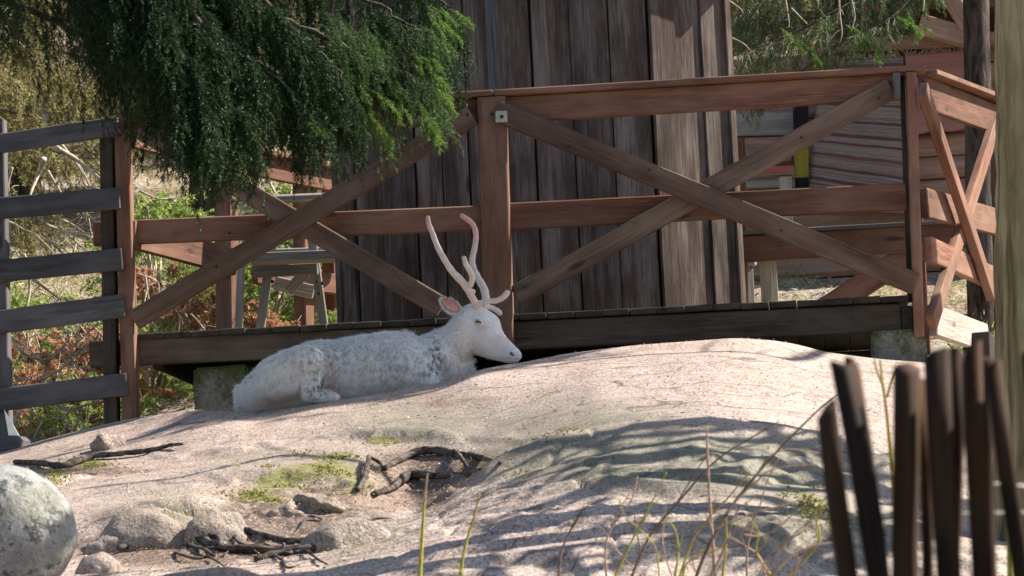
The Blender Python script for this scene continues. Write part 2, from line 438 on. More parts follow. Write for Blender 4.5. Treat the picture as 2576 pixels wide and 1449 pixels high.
def rock_mat():
    s = NT('pink_granite')
    v = s.coord('Object')
    big = s.noise(v, .9, 5, .6); mid = s.noise(v, 6, 5, .6); fine_ = s.noise(v, 42, 5, .72); sp = s.noise(v, 85, 3, .75)
    col = s.ramp(mid, [(.3, (.40, .28, .225)), (.5, (.505, .378, .315)), (.72, (.60, .48, .41))])
    col = s.mix(s.ramp(big, [(.48, 0.0), (.64, .5)]), col, (.44, .37, .30))
    col = s.mix(s.ramp(s.noise(s.coord('Object', (1, 2.2, 1)), 2.6, 6, .7), [(.54, 0.0), (.66, .6)]), col, (.33, .25, .185))
    col = s.mix(s.ramp(s.noise(s.coord('Object', (1, 1.5, 1)), 5.2, 6, .75), [(.58, 0.0), (.68, .55)]), col, (.27, .245, .14))
    col = s.mix(s.ramp(fine_, [(.50, 0.0), (.62, .75)]), col, (.2, .145, .115))
    col = s.mix(s.ramp(sp, [(.58, 0.0), (.66, .8)]), col, (.82, .72, .65))
    col = s.mix(s.ramp(sp, [(.38, .9), (.46, 0.0)]), col, (.09, .068, .055))
    at = s.n('VertexColor', layer_name='zone'); sep = s.n('SeparateColor'); s.l(at.outputs[0], sep.inputs[0])
    m2 = s.noise(v, 9, 5, .7)
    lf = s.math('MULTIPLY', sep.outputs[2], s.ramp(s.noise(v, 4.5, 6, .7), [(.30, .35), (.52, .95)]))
    col = s.mix(lf, col, s.ramp(fine_, [(.35, (.085, .085, .055)), (.6, (.235, .22, .155))]))  # lichen olive, kept dark to carry the dome's painted shade
    df = s.ramp(s.math('ADD', s.math('MULTIPLY', sep.outputs[1], .75), s.math('MULTIPLY', m2, .6)), [(.46, 0.0), (.66, .95)])
    col = s.mix(df, col, s.ramp(fine_, [(.35, (.06, .042, .032)), (.5, (.17, .115, .085)), (.66, (.36, .26, .2))]))
    mf = s.ramp(s.math('ADD', s.math('MULTIPLY', sep.outputs[0], .50), s.math('MULTIPLY', s.noise(v, 10, 6, .75), .7)), [(.64, 0.0), (.76, .95)])
    col = s.mix(mf, col, s.ramp(fine_, [(.35, (.07, .07, .02)), (.6, (.25, .235, .06))]))
    # thin cracks
    vo = s.n('TexVoronoi', feature='DISTANCE_TO_EDGE')
    dv = s.n('VectorMath', operation='ADD'); s.l(s.coord('Object', (.5, 1.6, 1.0)), dv.inputs[0])
    nn = s.n('TexNoise'); nn.inputs['Scale'].default_value = 2.2; s.l(v, nn.inputs['Vector'])
    s.l(nn.outputs['Color'], dv.inputs[1]); s.l(dv.outputs[0], vo.inputs['Vector']); vo.inputs['Scale'].default_value = 1.0
    cr = s.ramp(vo.outputs['Distance'], [(.0, 1.0), (.02, 0.0)])
    crm = s.math('MULTIPLY', cr, s.ramp(big, [(.38, 0.0), (.5, .85)]))
    col = s.mix(crm, col, (.1, .08, .065))
    h = s.math('ADD', s.math('MULTIPLY', fine_, .7), s.math('MULTIPLY', sp, .3))
    b1 = s.bump(s.math('ADD', mid, s.math('MULTIPLY', m2, .5)), .2, .05)
    b2 = s.bump(h, .7, .018, b1)
    return s.done(col, s.ramp(sp, [(.4, .75), (.7, .5)]), b2, .35)
M['rock'] = rock_mat()
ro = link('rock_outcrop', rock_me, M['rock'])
tag(ro, 'bare pinkish granite outcrop with moss and ledges sloping down from the deck', 'rock', kind='structure')

# ---- hillside behind
def hill_z(X, Y):
    z = np.interp(Y, [17.8, 18.6, 19.6, 21.0, 22.5, 24.5, 27, 34, 46, 70, 110], [2.2, 2.45, 2.75, 3.35, 3.75, 4.3, 5.15, 7.4, 13, 24, 40])
    left = np.clip((-1.6 - X) / 1.5, 0, 1) * np.interp(Y, [18, 22, 28], [.25, .35, 0])
    far = np.clip((np.abs(X) - 25) / 60, 0, 1) * 6
    return z - left + .12 * fbm(np.stack([X * .7, Y * .7, X * 0], -1), 4) + .03 * fbm(np.stack([X * 4, Y * 4, X * 0], -1), 3) + far * 0
hx = np.concatenate([np.linspace(-90, -9, 40)[:-1], np.linspace(-9, 9, 260), np.linspace(9, 90, 40)[1:]])
hy = np.concatenate([np.linspace(17.9, 32, 230)[:-1], np.linspace(32, 110, 60)])
HX, HY = np.meshgrid(hx, hy, indexing='ij')
HZ = hill_z(HX, HY)
hi = np.arange(HX.size).reshape(HX.shape)
hq = np.stack([hi[:-1, :-1], hi[1:, :-1], hi[1:, 1:], hi[:-1, 1:]], -1).reshape(-1, 4)
s = NT('forest_floor')
v = s.coord('Object')
a = s.noise(v, 3, 6, .65); b = s.noise(v, 28, 5, .7); c = s.noise(v, .8, 3)
col = s.ramp(b, [(.32, (.11, .08, .05)), (.5, (.34, .26, .18)), (.68, (.56, .48, .37))])
col = s.mix(s.ramp(a, [(.5, 0.0), (.66, .75)]), col, s.ramp(b, [(.35, (.06, .08, .015)), (.65, (.25, .26, .07))]))
col = s.mix(s.ramp(c, [(.5, 0.0), (.6, .7)]), col, s.ramp(b, [(.3, (.32, .29, .235)), (.7, (.6, .55, .47))]))
M['floor'] = s.done(col, .95, s.bump(s.math('ADD', a, b), .8, .05), .1)
ho = link('hillside', trimesh('hillside', np.stack([HX, HY, HZ], -1).reshape(-1, 3), hq, True), M['floor'])
tag(ho, 'forest floor rising behind the deck, brown litter and pale stony earth', 'ground', kind='structure')

# ================================================================== deck and railings
A5 = math.radians(5)
E1 = Vector((math.cos(A5), -math.sin(A5), 0))
NF = Vector((-math.sin(A5), -math.cos(A5), 0))        # faces the camera
FP = Vector((0, 18.0, 0))
def onF(x, y, off=0.0): return onplane(x, y, FP + NF * off, NF)
def px(w, Y=18.0): return w * Y / FD
deck_p = onF(1289, 795)
DECK_Z = deck_p.z
# front railing --------------------------------------------------------------
fr = thing('railing', 'reddish timber front railing with crossed braces behind the white reindeer', 'railing', onF(1250, 800))
def rail_px(name, a, b, w, t, mat, par, off, **kw):
    return timber(name, onF(*a, off), onF(*b, off), px(w), t, mat, par, NF, **kw)
rail_px('cap', (300, 293), (1243, 238), 15, .15, M['rail'], fr, 0.0)
rail_px('cap', (1245, 237.9), (2326, 175), 15, .15, M['rail'], fr, 0.0)
rail_px('top_rail', (352, 328), (1204, 281), 62, .045, M['rail'], fr, 0.0)
rail_px('top_rail', (1274, 277), (2262, 219), 66, .045, M['rail'], fr, 0.0)
rail_px('middle_rail', (236, 588), (1212, 549), 63, .045, M['rail'], fr, -.03)
rail_px('middle_rail', (1280, 545), (2281, 494), 67, .045, M['rail'], fr, -.03)
rail_px('post', (1238, 246), (1259, 905), 72, .11, M['rail'], fr, 0.02)
rail_px('post', (308, 296), (331, 1075), 38, .10, M['rail'], fr, 0.03)
rail_px('post', (2291, 184), (2312, 850), 25, .11, M['rail'], fr, 0.03)
rail_px('post', (2270, 186), (2290, 760), 14, .07, M['deck'], fr, -.09)
rail_px('brace', (1250, 279), (2303, 714), 55, .04, M['brace'], fr, .085)
rail_px('brace', (2244, 222), (1296, 745), 54, .04, M['brace'], fr, .035)
rail_px('brace', (1188, 291), (337, 806), 53, .045, M['brace'], fr, .085)
rail_px('brace', (352, 325), (1112, 773), 53, .045, M['brace'], fr, .035)
rail_px('block', (2255, 184), (2257, 247), 18, .05, M['fence'], fr, .085)
# square washer plate with bolt on the centre post
pl = rail_px('washer_plate', (1247, 294), (1276, 293), 29, .006, None, fr, .11)
s = NT('zinc_plate'); v = s.coord('Object', (1, 1, 1)); M['zinc'] = s.done(s.ramp(s.noise(v, 60, 3), [(.3, (.42, .40, .33)), (.7, (.58, .56, .48))]), .55, None, .5)
s = NT('dark_bolt'); M['bolt'] = s.done(s.ramp(s.noise(s.coord('Object'), 40, 2), [(.3, (.03, .03, .035)), (.7, (.09, .09, .1))]), .4); M['bolt'].node_tree.nodes["Principled BSDF"].inputs['Metallic'].default_value = .7
pl.data.materials.append(M['zinc'])
def bolt(p, nrm, r, h, parent, name='bolt'):
    z = nrm.normalized(); x = z.orthogonal().normalized(); y = z.cross(x)
    bm = bmesh.new()
    bmesh.ops.create_cone(bm, cap_ends=True, segments=10, radius1=r, radius2=r * .7, depth=h)
    me = bpy.data.meshes.new('bolt'); bm.to_mesh(me); bm.free()
    return link(name, me, M['bolt'], parent, frame(x, y, z, p))
bolt(onF(1262, 293, .12), NF, px(5), .016, pl)
for (bx, by, of) in [(1176, 289, .11), (1236, 286, .08), (1432, 369, .108), (1634, 427, .108), (1642, 448, .108), (2016, 346, .058), (2211, 247, .058), (543, 671, .11), (576, 585, -.005), (830, 671, .06), (1965, 580, .108), (1320, 722, .058)]:
    bolt(onF(bx, by, of), NF, px(4), .012, fr, 'bolt')

# deck ------------------------------------------------------------------------
DL, DR = onF(345, 838), onF(2286, 741)
dk = thing('wooden_deck', 'low timber deck of dark planks raised on a heavy front beam and concrete piers', 'deck', deck_p)
E2 = Vector((math.cos(math.radians(71)), math.sin(math.radians(71)), 0))
# planks run front to back
npl = 28
for i in range(npl):
    t = (i + .5) / npl
    p = DL.lerp(DR, t)
    w = (DR - DL).length / npl - random.uniform(.0012, .0025)
    f_ = p - NF * 0 + NF * random.uniform(.0, .025)
    dep = 2.9
    x = -NF; y = Vector((0, 0, 1)).cross(x).normalized()
    zc_ = p.z - .018 + random.uniform(-.003, .003)
    me = cbox(dep, w, .034, .005, .0015)
    o = f_ + x * dep / 2
    link('plank', me, M['deck'], dk, frame(x, y, Vector((0, 0, 1)), Vector((o.x, o.y, zc_))))
rail_px('front_beam', (228, 892), (1288, 846), 66, .09, M['beam'], dk, -.06)
rail_px('front_beam', (1289.5, 846), (2268, 800), 70, .09, M['beam'], dk, -.06)
rail_px('end_block', (2268.5, 802), (2297, 800), 62, .07, M['deck'], dk, -.02)
# side and back beams, joists
def back(p, d): return p - NF * d
for fx in (.02, .35, .66, .98):
    p = DL.lerp(DR, fx); p = Vector((p.x, p.y, p.z - .115))
    timber('joist', back(p, .12), back(p, 2.8), .15, .06, M['deck'], dk, E1)
timber('back_beam', back(DL, 2.86) + Vector((0, 0, -.115)), back(DR, 2.86) + Vector((0, 0, -.115)), .15, .07, M['deck'], dk, NF)
# concrete piers
s = NT('mossy_concrete')
v = s.coord('Object'); a = s.noise(v, 5, 5, .65); b = s.noise(v, 60, 4, .7)
col = s.ramp(b, [(.3, (.12, .11, .095)), (.7, (.28, .26, .22))])
zz = s.n('SeparateXYZ'); s.l(s.coord('Object'), zz.inputs[0])
col = s.mix(s.ramp(s.math('ADD', s.math('MULTIPLY', a, .8), s.math('MULTIPLY', zz.outputs[2], 1.1)), [(.54, 0.0), (.66, .9)]), col, s.ramp(b, [(.3, (.015, .025, .006)), (.7, (.09, .12, .02))]))
M['concrete'] = s.done(col, .95, s.bump(b, .6, .01), .15)
def pier(xl, xr, yt, yb, dep, label, off=0.0):
    p1, p2 = onF(xl, yt, off), onF(xr, yt, off)
    w = (p2 - p1).length; h = px(yb - yt) + .35
    bm = bmesh.new()
    bmesh.ops.create_cube(bm, size=1)
    bmesh.ops.scale(bm, vec=(w, dep, h), verts=bm.verts)
    bmesh.ops.bevel(bm, geom=bm.edges[:], offset=.012, segments=2, affect='EDGES')
    bmesh.ops.subdivide_edges(bm, edges=[e for e in bm.edges if e.calc_length() > .1], cuts=5, use_grid_fill=True)
    for vv in bm.verts:
        n = float(fbm(np.array([vv.co * 9]), 3)[0]); vv.co += vv.normal * n * .006
    me = bpy.data.meshes.new('pier'); bm.to_mesh(me); bm.free()
    o = link('concrete_pier', me, M['concrete'], None, frame(E1, -NF, Vector((0, 0, 1)), (p1 + p2) / 2 - NF * dep / 2 + Vector((0, 0, -h / 2))))
    return tag(o, label, 'pier')
pier(2190, 2330, 829, 906, .32, 'square concrete pier with bright moss under the deck corner post', .07)
pier(485, 622, 921, 1045, .32, 'dark mossy concrete pier under the deck behind the reindeer rump', -.05)

# right side railing (runs back from the corner) -------------------------------
cp = onF(2312, 500, .0)
NS = Vector((E2.y, -E2.x, 0))        # faces right
def onS(x, y, off=0.0): return onplane(x, y, cp + NS * off, NS)
sr = thing('railing', 'sunlit side railing running back from the deck corner post', 'railing', onS(2330, 800))
def sidepx(name, a, b, w, t, mat, off, par=None):
    p1, p2 = onS(*a, off), onS(*b, off)
    if abs((p2 - p1).normalized().z) < .45:
        ya, yb = p1, onS(a[0], a[1] + w, off)
        w_m = (ya - yb).length
        return timber(name, p1, p2, w_m, t, mat, par or sr, NS)
    return timber(name, p1, p2, w, t, mat, par or sr, NS)
sidepx('cap', (2328, 184), (2530, 259), 14, .14, M['rail'], 0.02)
sidepx('top_rail', (2322, 232), (2530, 312), 76, .045, M['rail'], 0.0)
sidepx('middle_rail', (2325, 511), (2530, 566), 70, .045, M['rail'], 0.0)
sidepx('lower_rail', (2335, 626), (2530, 715), 60, .045, M['rail'], 0.03)
sidepx('bottom_board', (2345, 805), (2476, 852), 74, .05, M['table'], 0.0)
sidepx('brace', (2322, 226), (2493, 742), .10, .05, M['rail'], 0.085)
sidepx('brace', (2500, 318), (2342, 812), .10, .05, M['rail'], 0.035)
sidepx('post', (2512, 250), (2528, 900), .10, .10, M['rail'], 0.0)
sidepx('post', (2462, 845), (2464, 930), .16, .16, M['deck'], 0.05)

# left side railing (inside face catches the sun) -------------------------------
lp = onF(335, 600)
NL = NS
def onL(x, y, off=0.0): return onplane(x, y, lp + NL * off, NL)
lr = thing('railing', 'side railing of sunlit orange boards running back from the left deck post', 'railing', onL(345, 830))
def leftpx(name, a, b, w, t, mat, off):
    p1, p2 = onL(*a, off), onL(*b, off)
    return timber(name, p1, p2, w, t, mat, lr, NL)
leftpx('middle_rail', (330, 590), (585, 660), .16, .045, M['rail'], 0.0)
leftpx('top_rail', (325, 335), (585, 405), .16, .045, M['rail'], 0.0)
leftpx('cap', (325, 300), (585, 368), .035, .14, M['rail'], 0.0)
leftpx('post', (557, 372), (564, 850), .075, .075, M['rail'], -.06)
# rear boards that stand behind the tower
NB = Vector((math.sin(math.radians(48)), -math.cos(math.radians(48)), 0))
bp = P(700, 440, 22.3)
def onB(x, y, off=0.0): return onplane(x, y, bp + NB * off, NB)
rr = thing('railing', 'back railing of bright orange boards seen left of the plank tower', 'railing', onB(770, 800))
timber('top_rail', onB(560, 398), onB(900, 468), .16, .05, M['rail'], rr, NB)
timber('cap', onB(560, 366), onB(900, 436), .035, .14, M['rail'], rr, NB)
timber('lower_rail', onB(640, 688), onB(900, 724), .14, .05, M['rail'], rr, NB)
for (xa, xb) in ((766, 772), (838, 843)):
    timber('post', onB(xa, 420, -.09), onB(xb, 880, -.09), .13, .12, M['rail'], rr, NB)
timber('post', onB(570, 380, -.09), onB(575, 880, -.09), .11, .11, M['rail'], rr, NB)

# rear railing on the right, seen under the front railing ------------------------
NR = NF
rp = P(2080, 612, 21.3)
def onR(x, y, off=0.0): return onplane(x, y, rp + NR * off, NR)
rk = thing('railing', 'low back railing seen between the plank tower and the deck corner', 'railing', onR(2080, 780))
pxr = lambda w: w * 21.3 / FD
timber('rail', onR(1800, 632), onR(2420, 594), pxr(66), .06, M['rail'], rk, NR)
timber('rail_cap', onR(1800, 592), onR(2420, 558), pxr(10), .12, M['fence'], rk, NR)
timber('brace', onR(2030, 805), onR(2330, 612), pxr(60), .05, M['rail'], rk, NR, -.06)
timber('post', onR(1861, 350, -.1), onR(1869, 830, -.1), pxr(30), .09, M['rail'], rk, NR)
timber('post', onR(2300, 520, -.1), onR(2322, 900, -.1), pxr(40), .09, M['rail'], rk, NR)

# grey board fence on the left ---------------------------------------------------
gf = thing('board_fence', 'dark grey weathered board fence joined to the left deck post', 'fence', onF(280, 1060))
for i, (yl, yr, w) in enumerate([(361, 316, 50), (524, 499, 56), (682, 652, 57), (810, 769, 60), (1006, 967, 58)]):
    xr_ = [300, 303, 309, 313, 321][i]
    sl_ = (yr - yl) / xr_
    timber('rail', onF(-420, yl - sl_ * 420, .09), onF(xr_, yr, .09), px(w), .035, M['fence'], gf, NF)
timber('post', onF(270, 345, .03), onF(283, 1085, .03), px(34), .09, M['deck'], gf, NF)
timber('post', onF(-4, 300, .03), onF(14, 1130, .03), px(34), .09, M['fence'], gf, NF)
timber('post', onF(-390, 330, .03), onF(-375, 1200, .03), px(34), .09, M['fence'], gf, NF)
# pale wedge stone and block by the fence foot
bm = bmesh.new()
w0 = [P(10, 1028, 17.7), P(52, 1104, 17.6), P(24, 1110, 17.6), P(30, 1104, 17.9), P(52, 1100, 17.85)]
bmesh.ops.convex_hull(bm, input=[bm.verts.new(p) for p in w0])
me = bpy.data.meshes.new('wedge'); bm.to_mesh(me); bm.free()
s = NT('pale_green_stone'); M['wedge'] = s.done(s.ramp(s.noise(s.coord('Object'), 12, 5), [(.3, (.45, .5, .42)), (.7, (.66, .68, .6))]), .8)
tag(link('stone_wedge', me, M['wedge']), 'pale green pointed wedge of stone at the foot of the grey fence', 'stone')
tag(timber('foot_block', P(-40, 1122, 17.75), P(72, 1124, 17.65), .10, .25, M['fence'], None, NF, 0, .02, .006), 'dark block lying at the foot of the grey board fence', 'block')

# ================================================================== plank tower
tw = thing('plank_tower', 'dark weathered tower clad in upright flaking brown planks behind the railing', 'tower', P(1300, 900, 20.0))
TZ0, TZ1 = DECK_Z - .05, 5.85
# plan corners given by where the tower's arrises show at mid height, with their distances
plan = [(852, 20.2), (978, 19.75), (1252, 19.6), (1648, 19.66), (1842, 19.97)]
pc = []
for (xx, yy) in plan:
    p = P(xx, 450, yy); pc.append(Vector((p.x, p.y, 0)))
pc += [Vector((pc[-1].x - .25, 20.75, 0)), Vector((pc[0].x + .25, 20.8, 0))]
cnt = [3, 4, 4, 3, 5, 8, 4]
def plank_run(a, b, n, trim):
    d = (b - a); L = d.length; d.normalize()
    nrm = Vector((d.y, -d.x, 0))
    w = L / n
    for i in range(n):
        c = a + d * (w * (i + .5))
        up = (i % 2 == 0)
        ww = w - .009 + random.uniform(-.006, .006)
        z0 = TZ0 + random.uniform(-.02, .02)
        th = .026
        off = (.012 if up else -.008) + random.uniform(-.003, .003)
        lean = random.uniform(-.006, .006)
        p1 = Vector((c.x, c.y, z0)) + nrm * off; p2 = Vector((c.x, c.y, TZ1)) + nrm * off + d * lean
        timber('plank', p1, p2, ww, th, M['tower'], tw, nrm, 0, .004, .002)
        # narrow dark batten gap board behind
    # backing
    m_ = (a + b) / 2 - nrm * .04
    timber('backing', Vector((m_.x, m_.y, TZ0)), Vector((m_.x, m_.y, TZ1)), L * .97, .02, M['picket'], tw, nrm)
for i in range(len(pc)):
    plank_run(pc[i], pc[(i + 1) % len(pc)], cnt[i], i == 2)
def upright(p, w, t, mat, nrm, name='corner_trim'):
    timber(name, Vector((p.x, p.y, TZ0)), Vector((p.x, p.y, TZ1)), w, t, mat, tw, nrm)
upright(pc[2] + Vector((0, -.03, 0)), .062, .03, M['grey_trim'], Vector((0, -1, 0)))
upright(pc[1] + Vector((-.012, -.012, 0)), .045, .045, M['tower'], Vector((-.5, -.86, 0)))
upright(pc[4] + Vector((.012, -.012, 0)), .05, .05, M['tower'], Vector((.6, -.8, 0)))
upright(pc[0] + Vector((-.012, -.012, 0)), .05, .05, M['tower'], Vector((-.6, -.8, 0)))
# conical roof above the picture
top = sum(pc, Vector()) / len(pc); top.z = 6.5
rv = [Vector((top.x, top.y, 6.5))] + [Vector((top.x + (p.x - top.x) * 1.25, top.y + (p.y - top.y) * 1.12, 5.8)) for p in pc]
rf = [(0, i + 1, (i + 1) % len(pc) + 1) for i in range(len(pc))] + [tuple(range(len(pc), 0, -1))]
link('roof', mesh('roof', rv, rf), M['deck'], tw)

# ================================================================== picnic table left of the tower
YT = 21.6
pt = thing('picnic_table', 'weathered grey picnic table with bolted slanting legs left of the tower', 'picnic table', P(730, 830, YT))
NT_ = Vector((0, -1, 0))
def tb(name, a, b, w, t, dy=0.0, mat=None):
    return timber(name, P(*a, YT + dy), P(*b, YT + dy), w * YT / FD, t, mat or M['table'], pt, NT_)
for k in range(5): tb('top_board', (678, 503 - k * .7), (900, 493 - k * .7), 13, .13, -.3 + .145 * k)
tb('bench_board', (628, 652), (900, 642), 22, .22, -.42)
tb('bench_board', (640, 640), (900, 631), 16, .22, .95)
for dy in (-.18, .95):
    tb('leg', (698, 505), (652, 846), 23, .045, dy)
    tb('leg', (770, 500), (818, 846), 23, .045, dy + .05)
tb('leg', (606, 665), (600, 850), 20, .045, -.3)
tb('cross_bar', (640, 684), (800, 676), 30, .045, -.24)
tb('brace', (790, 664), (722, 734), 27, .04, -.1)
tb('cross_bar', (690, 712), (790, 735), 36, .04, .2)
for (bx, by) in [(674, 682), (690, 684), (685, 708), (797, 708), (803, 738), (812, 712)]:
    bolt(P(bx, by, YT - .25), NT_, .013, .02, pt)

# bench right of the tower --------------------------------------------------------
YB = 22.0
bn = thing('bench', 'pale weathered bench with thick plank seat right of the tower', 'bench', P(1875, 770, YB))
c1 = P(1897, 614, YB); dirb = Vector((.42, .9, 0)).normalized(); wb = Vector((.9, -.42, 0)).normalized()
sc_ = c1 - wb * .19 + dirb * .35
link('seat', cbox(.95, .38, .042, .005, .002), M['table'], bn, frame(dirb, Vector((0, 0, 1)).cross(dirb), Vector((0, 0, 1)), Vector((sc_.x, sc_.y, c1.z))))
timber('bearer', P(1840, 655, YB + .15), P(1902, 655, YB + .12), .075, .06, M['table'], bn, NT_)
timber('leg', P(1872, 668, YB + .15), P(1880, 800, YB + .1), .10, .08, M['table'], bn, Vector((.3, -1, 0)))
q_ = sc_ + dirb * .4
timber('leg', Vector((q_.x, q_.y, c1.z - .02)), Vector((q_.x, q_.y, c1.z - .6)), .10, .08, M['table'], bn, Vector((.3, -1, 0)))

# ================================================================== log cabin top right
YC = 24.0
cb = thing('log_cabin', 'pink brown log cabin with a dark gable opening behind the deck corner', 'cabin', P(2350, 560, YC))
NC = Vector((-.10, -1, 0)).normalized()
cpt = P(2300, 300, YC)
def onC(x, y, off=0.0): return onplane(x, y, cpt + NC * off, NC)
# wall of squared, round-edged logs
EC = Vector((1, -.10, 0)).normalized()
wl = onC(1780, 700); wr = wl + EC * 4.6
zt = onC(2300, 108).z; zb = onC(2300, 640).z - .3
nlog = 11; hl = (zt - zb) / nlog
for i in range(nlog):
    z = zb + hl * (i + .5)
    tl = random.uniform(-.01, .01)
    timber('log', Vector((wl.x, wl.y, z)) + NC * tl, Vector((wr.x, wr.y, z)) + NC * tl, hl - .008, .17, M['log'], cb, NC, -.085, .035, .004)
timber('wall_plate', onC(2060, 122, .04), onC(2700, 92, .04), .10, .2, M['log'], cb, NC, 0, .03)
timber('sill', onC(1800, 468, .03), onC(2040, 462, .03), .05, .05, M['table'], cb, NC)
# gable boards, rafters and roof slope
timber('rafter', onC(2312, 62, .25), onC(2480, 108, .25), .15, .09, M['log'], cb, NC)
timber('strut', onC(2372, -40, .3), onC(2438, 75, .3), .12, .08, M['log'], cb, NC)
for k in range(6):
    timber('gable_board', onC(2210, 8 - 38 * k, -.1 + .02 * (k % 2)), onC(2720, -12 - 38 * k, -.1 + .02 * (k % 2)), .115, .03, M['rail'], cb, NC)
for k in range(4):
    a_ = onC(2150 - 55 * k, 20 - 40 * k, .55 + .02 * k)
timber('barge_board', onC(2165, 40, .5), onC(2420, -140, .5), .18, .05, M['rail'], cb, NC)
for k in range(9):
    d_ = .5 - .22 * k
    timber('roof_board', onC(2150, 22, d_), onC(2420, -168, d_), .03, .205, M['log'], cb, NC)
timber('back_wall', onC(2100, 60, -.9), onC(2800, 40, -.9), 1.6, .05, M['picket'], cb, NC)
# panelled side part left of the rugs
timber('panel', onC(1790, 315, .03), onC(2000, 312, .03), .17, .04, M['table'], cb, NC)
timber('panel', onC(1790, 380, .02), onC(1992, 376, .02), .19, .04, M['log'], cb, NC)
# bench by the cabin with red seat edge
rb = thing('bench', 'low bench with a faded red edge against the cabin wall', 'bench', onC(1940, 560, .4))
s = NT('faded_red_paint'); M['redpaint'] = s.done(s.ramp(s.noise(s.coord('Object', (2, 30, 30)), 1.5, 4), [(.3, (.30, .08, .065)), (.7, (.46, .16, .13))]), .7)
timber('seat_edge', onC(1800, 433, .42), onC(1996, 425, .42), .05, .04, M['redpaint'], rb, NC)
timber('seat', onC(1800, 444, .3), onC(1996, 436, .3), .035, .24, M['table'], rb, NC)
timber('leg', onC(1850, 450, .35), onC(1853, 570, .35), .09, .06, M['table'], rb, NC)
timber('leg', onC(1975, 444, .35), onC(1980, 570, .35), .09, .06, M['table'], rb, NC)

# hanging textiles ------------------------------------------------------------------
def stripes(name, cols, freq, blur=.12):
    s = NT(name)
    uv = s.n('TexCoord'); sx = s.n('SeparateXYZ'); s.l(uv.outputs['UV'], sx.inputs[0])
    wob = s.noise(s.coord('UV', (3, 30, 1)), 2, 4, .6)
    cmb = s.n('CombineXYZ'); s.l(s.math('ADD', s.math('MULTIPLY', sx.outputs[1], freq), s.math('MULTIPLY', wob, .6)), cmb.inputs[1])
    st = s.noise(cmb.outputs[0], 1.0, 1.5, .6)
    fine_ = s.noise(s.coord('UV', (90, 260, 1)), 1, 3, .7)
    f = s.math('ADD', s.math('MULTIPLY', st, .9), s.math('MULTIPLY', fine_, .12))
    col = s.ramp(f, [(.40 + .32 * i / (len(cols) - 1), c) for i, c in enumerate(cols)])
    return s.done(col, .95, s.bump(fine_, .6, .004), .1)
M['rug'] = stripes('striped_rag_rug', [(.09, .07, .08), (.20, .085, .09), (.33, .27, .225), (.12, .095, .105), (.40, .325, .265), (.19, .075, .08), (.28, .21, .185)], 34)
M['rug2'] = stripes('dusky_red_rug', [(.34, .15, .125), (.44, .22, .18), (.38, .16, .14), (.5, .28, .22)], 14)
def cloth(name, quad, off, mat, nu=24, nv=40, wave=.02, seed=0):
    """quad: four photo points tl,tr,br,bl on the cabin wall"""
    tl, tr, br, bl = [np.array(onC(x, y, off)) for (x, y) in quad]
    u, v_ = np.meshgrid(np.linspace(0, 1, nu), np.linspace(0, 1, nv), indexing='ij')
    pts = (tl * (1 - u[..., None]) + tr * u[..., None]) * (1 - v_[..., None]) + (bl * (1 - u[..., None]) + br * u[..., None]) * v_[..., None]
    w = wave * (np.sin(u * 9 + seed) * v_ + .6 * fbm(np.stack([u * 3 + seed, v_ * 2, u * 0], -1), 2))
    pts = pts + w[..., None] * np.array(NC)
    pts[..., 2] += .012 * np.sin(u * 14 + seed) * (v_ > .9)
    th = .008
    back_ = pts - th * np.array(NC)
    n = nu * nv
    i = np.arange(n).reshape(nu, nv)
    fq = np.stack([i[:-1, :-1], i[:-1, 1:], i[1:, 1:], i[1:, :-1]], -1).reshape(-1, 4)
    fb = fq[:, ::-1] + n
    border = list(i[0, :]) + list(i[1:, -1]) + list(i[-1, -2::-1]) + list(i[-2:0:-1, 0])
    fe = np.array([(border[k], border[k] + n, border[(k + 1) % len(border)] + n, border[(k + 1) % len(border)]) for k in range(len(border))])
    me = trimesh(name, np.concatenate([pts.reshape(-1, 3), back_.reshape(-1, 3)]), np.concatenate([fq, fb, fe]), True)
    uvl = me.uv_layers.new(name='UVMap')
    uvv = np.concatenate([np.stack([u, 1 - v_], -1).reshape(-1, 2)] * 2)
    li = np.zeros(len(me.loops), np.int32); me.loops.foreach_get('vertex_index', li)
    uvl.data.foreach_set('uv', uvv[li].astype(np.float32).ravel())
    return me, mat
def fringe(quad_top, off, n, par, L=.07):
    g = []
    for k in range(n):
        t = (k + random.random() * .8) / n
        x = quad_top[0][0] + (quad_top[1][0] - quad_top[0][0]) * t; y = quad_top[0][1] + (quad_top[1][1] - quad_top[0][1]) * t
        p = onC(x, y, off)
        pts = [p]
        for j in range(3): pts.append(pts[-1] + Vector((random.uniform(-.022, .022), -.004, random.uniform(-.01, .03))) * (L / .07))
        g.append(tube_geo(pts, .0035, 4))
    V, Fc = merge(g)
    return link('fringe', mesh('fringe', V, Fc), M['straw_yarn'], par)
s = NT('fringe_yarn'); M['straw_yarn'] = s.done(s.ramp(s.noise(s.coord('Object'), 30, 3), [(.3, (.30, .22, .17)), (.7, (.48, .38, .3))]), .95)
r1 = thing('striped_rug', 'long striped rag rug in dark red, grey and cream hung on the cabin', 'rug', onC(2160, 470, .12))
me, mt = cloth('rug_cloth', [(2064, 152), (2272, 142), (2292, 548), (2030, 500)], .12, M['rug'], seed=1)
link('cloth', me, mt, r1)
fringe([(2060, 152), (2268, 142)], .125, 60, r1)
r2 = thing('plain_rug', 'dusky red rug with pale fringe hung beside the striped rug', 'rug', onC(2370, 340, .12))
me, mt = cloth('rug_cloth', [(2276, 138), (2470, 122), (2474, 322), (2288, 336)], .11, M['rug2'], wave=.012, seed=3)
link('cloth', me, mt, r2)
fringe([(2276, 138), (2470, 122)], .115, 50, r2, .05)
s = NT('banded_cloth')
uv = s.n('TexCoord'); sx = s.n('SeparateXYZ'); s.l(uv.outputs['UV'], sx.inputs[0])
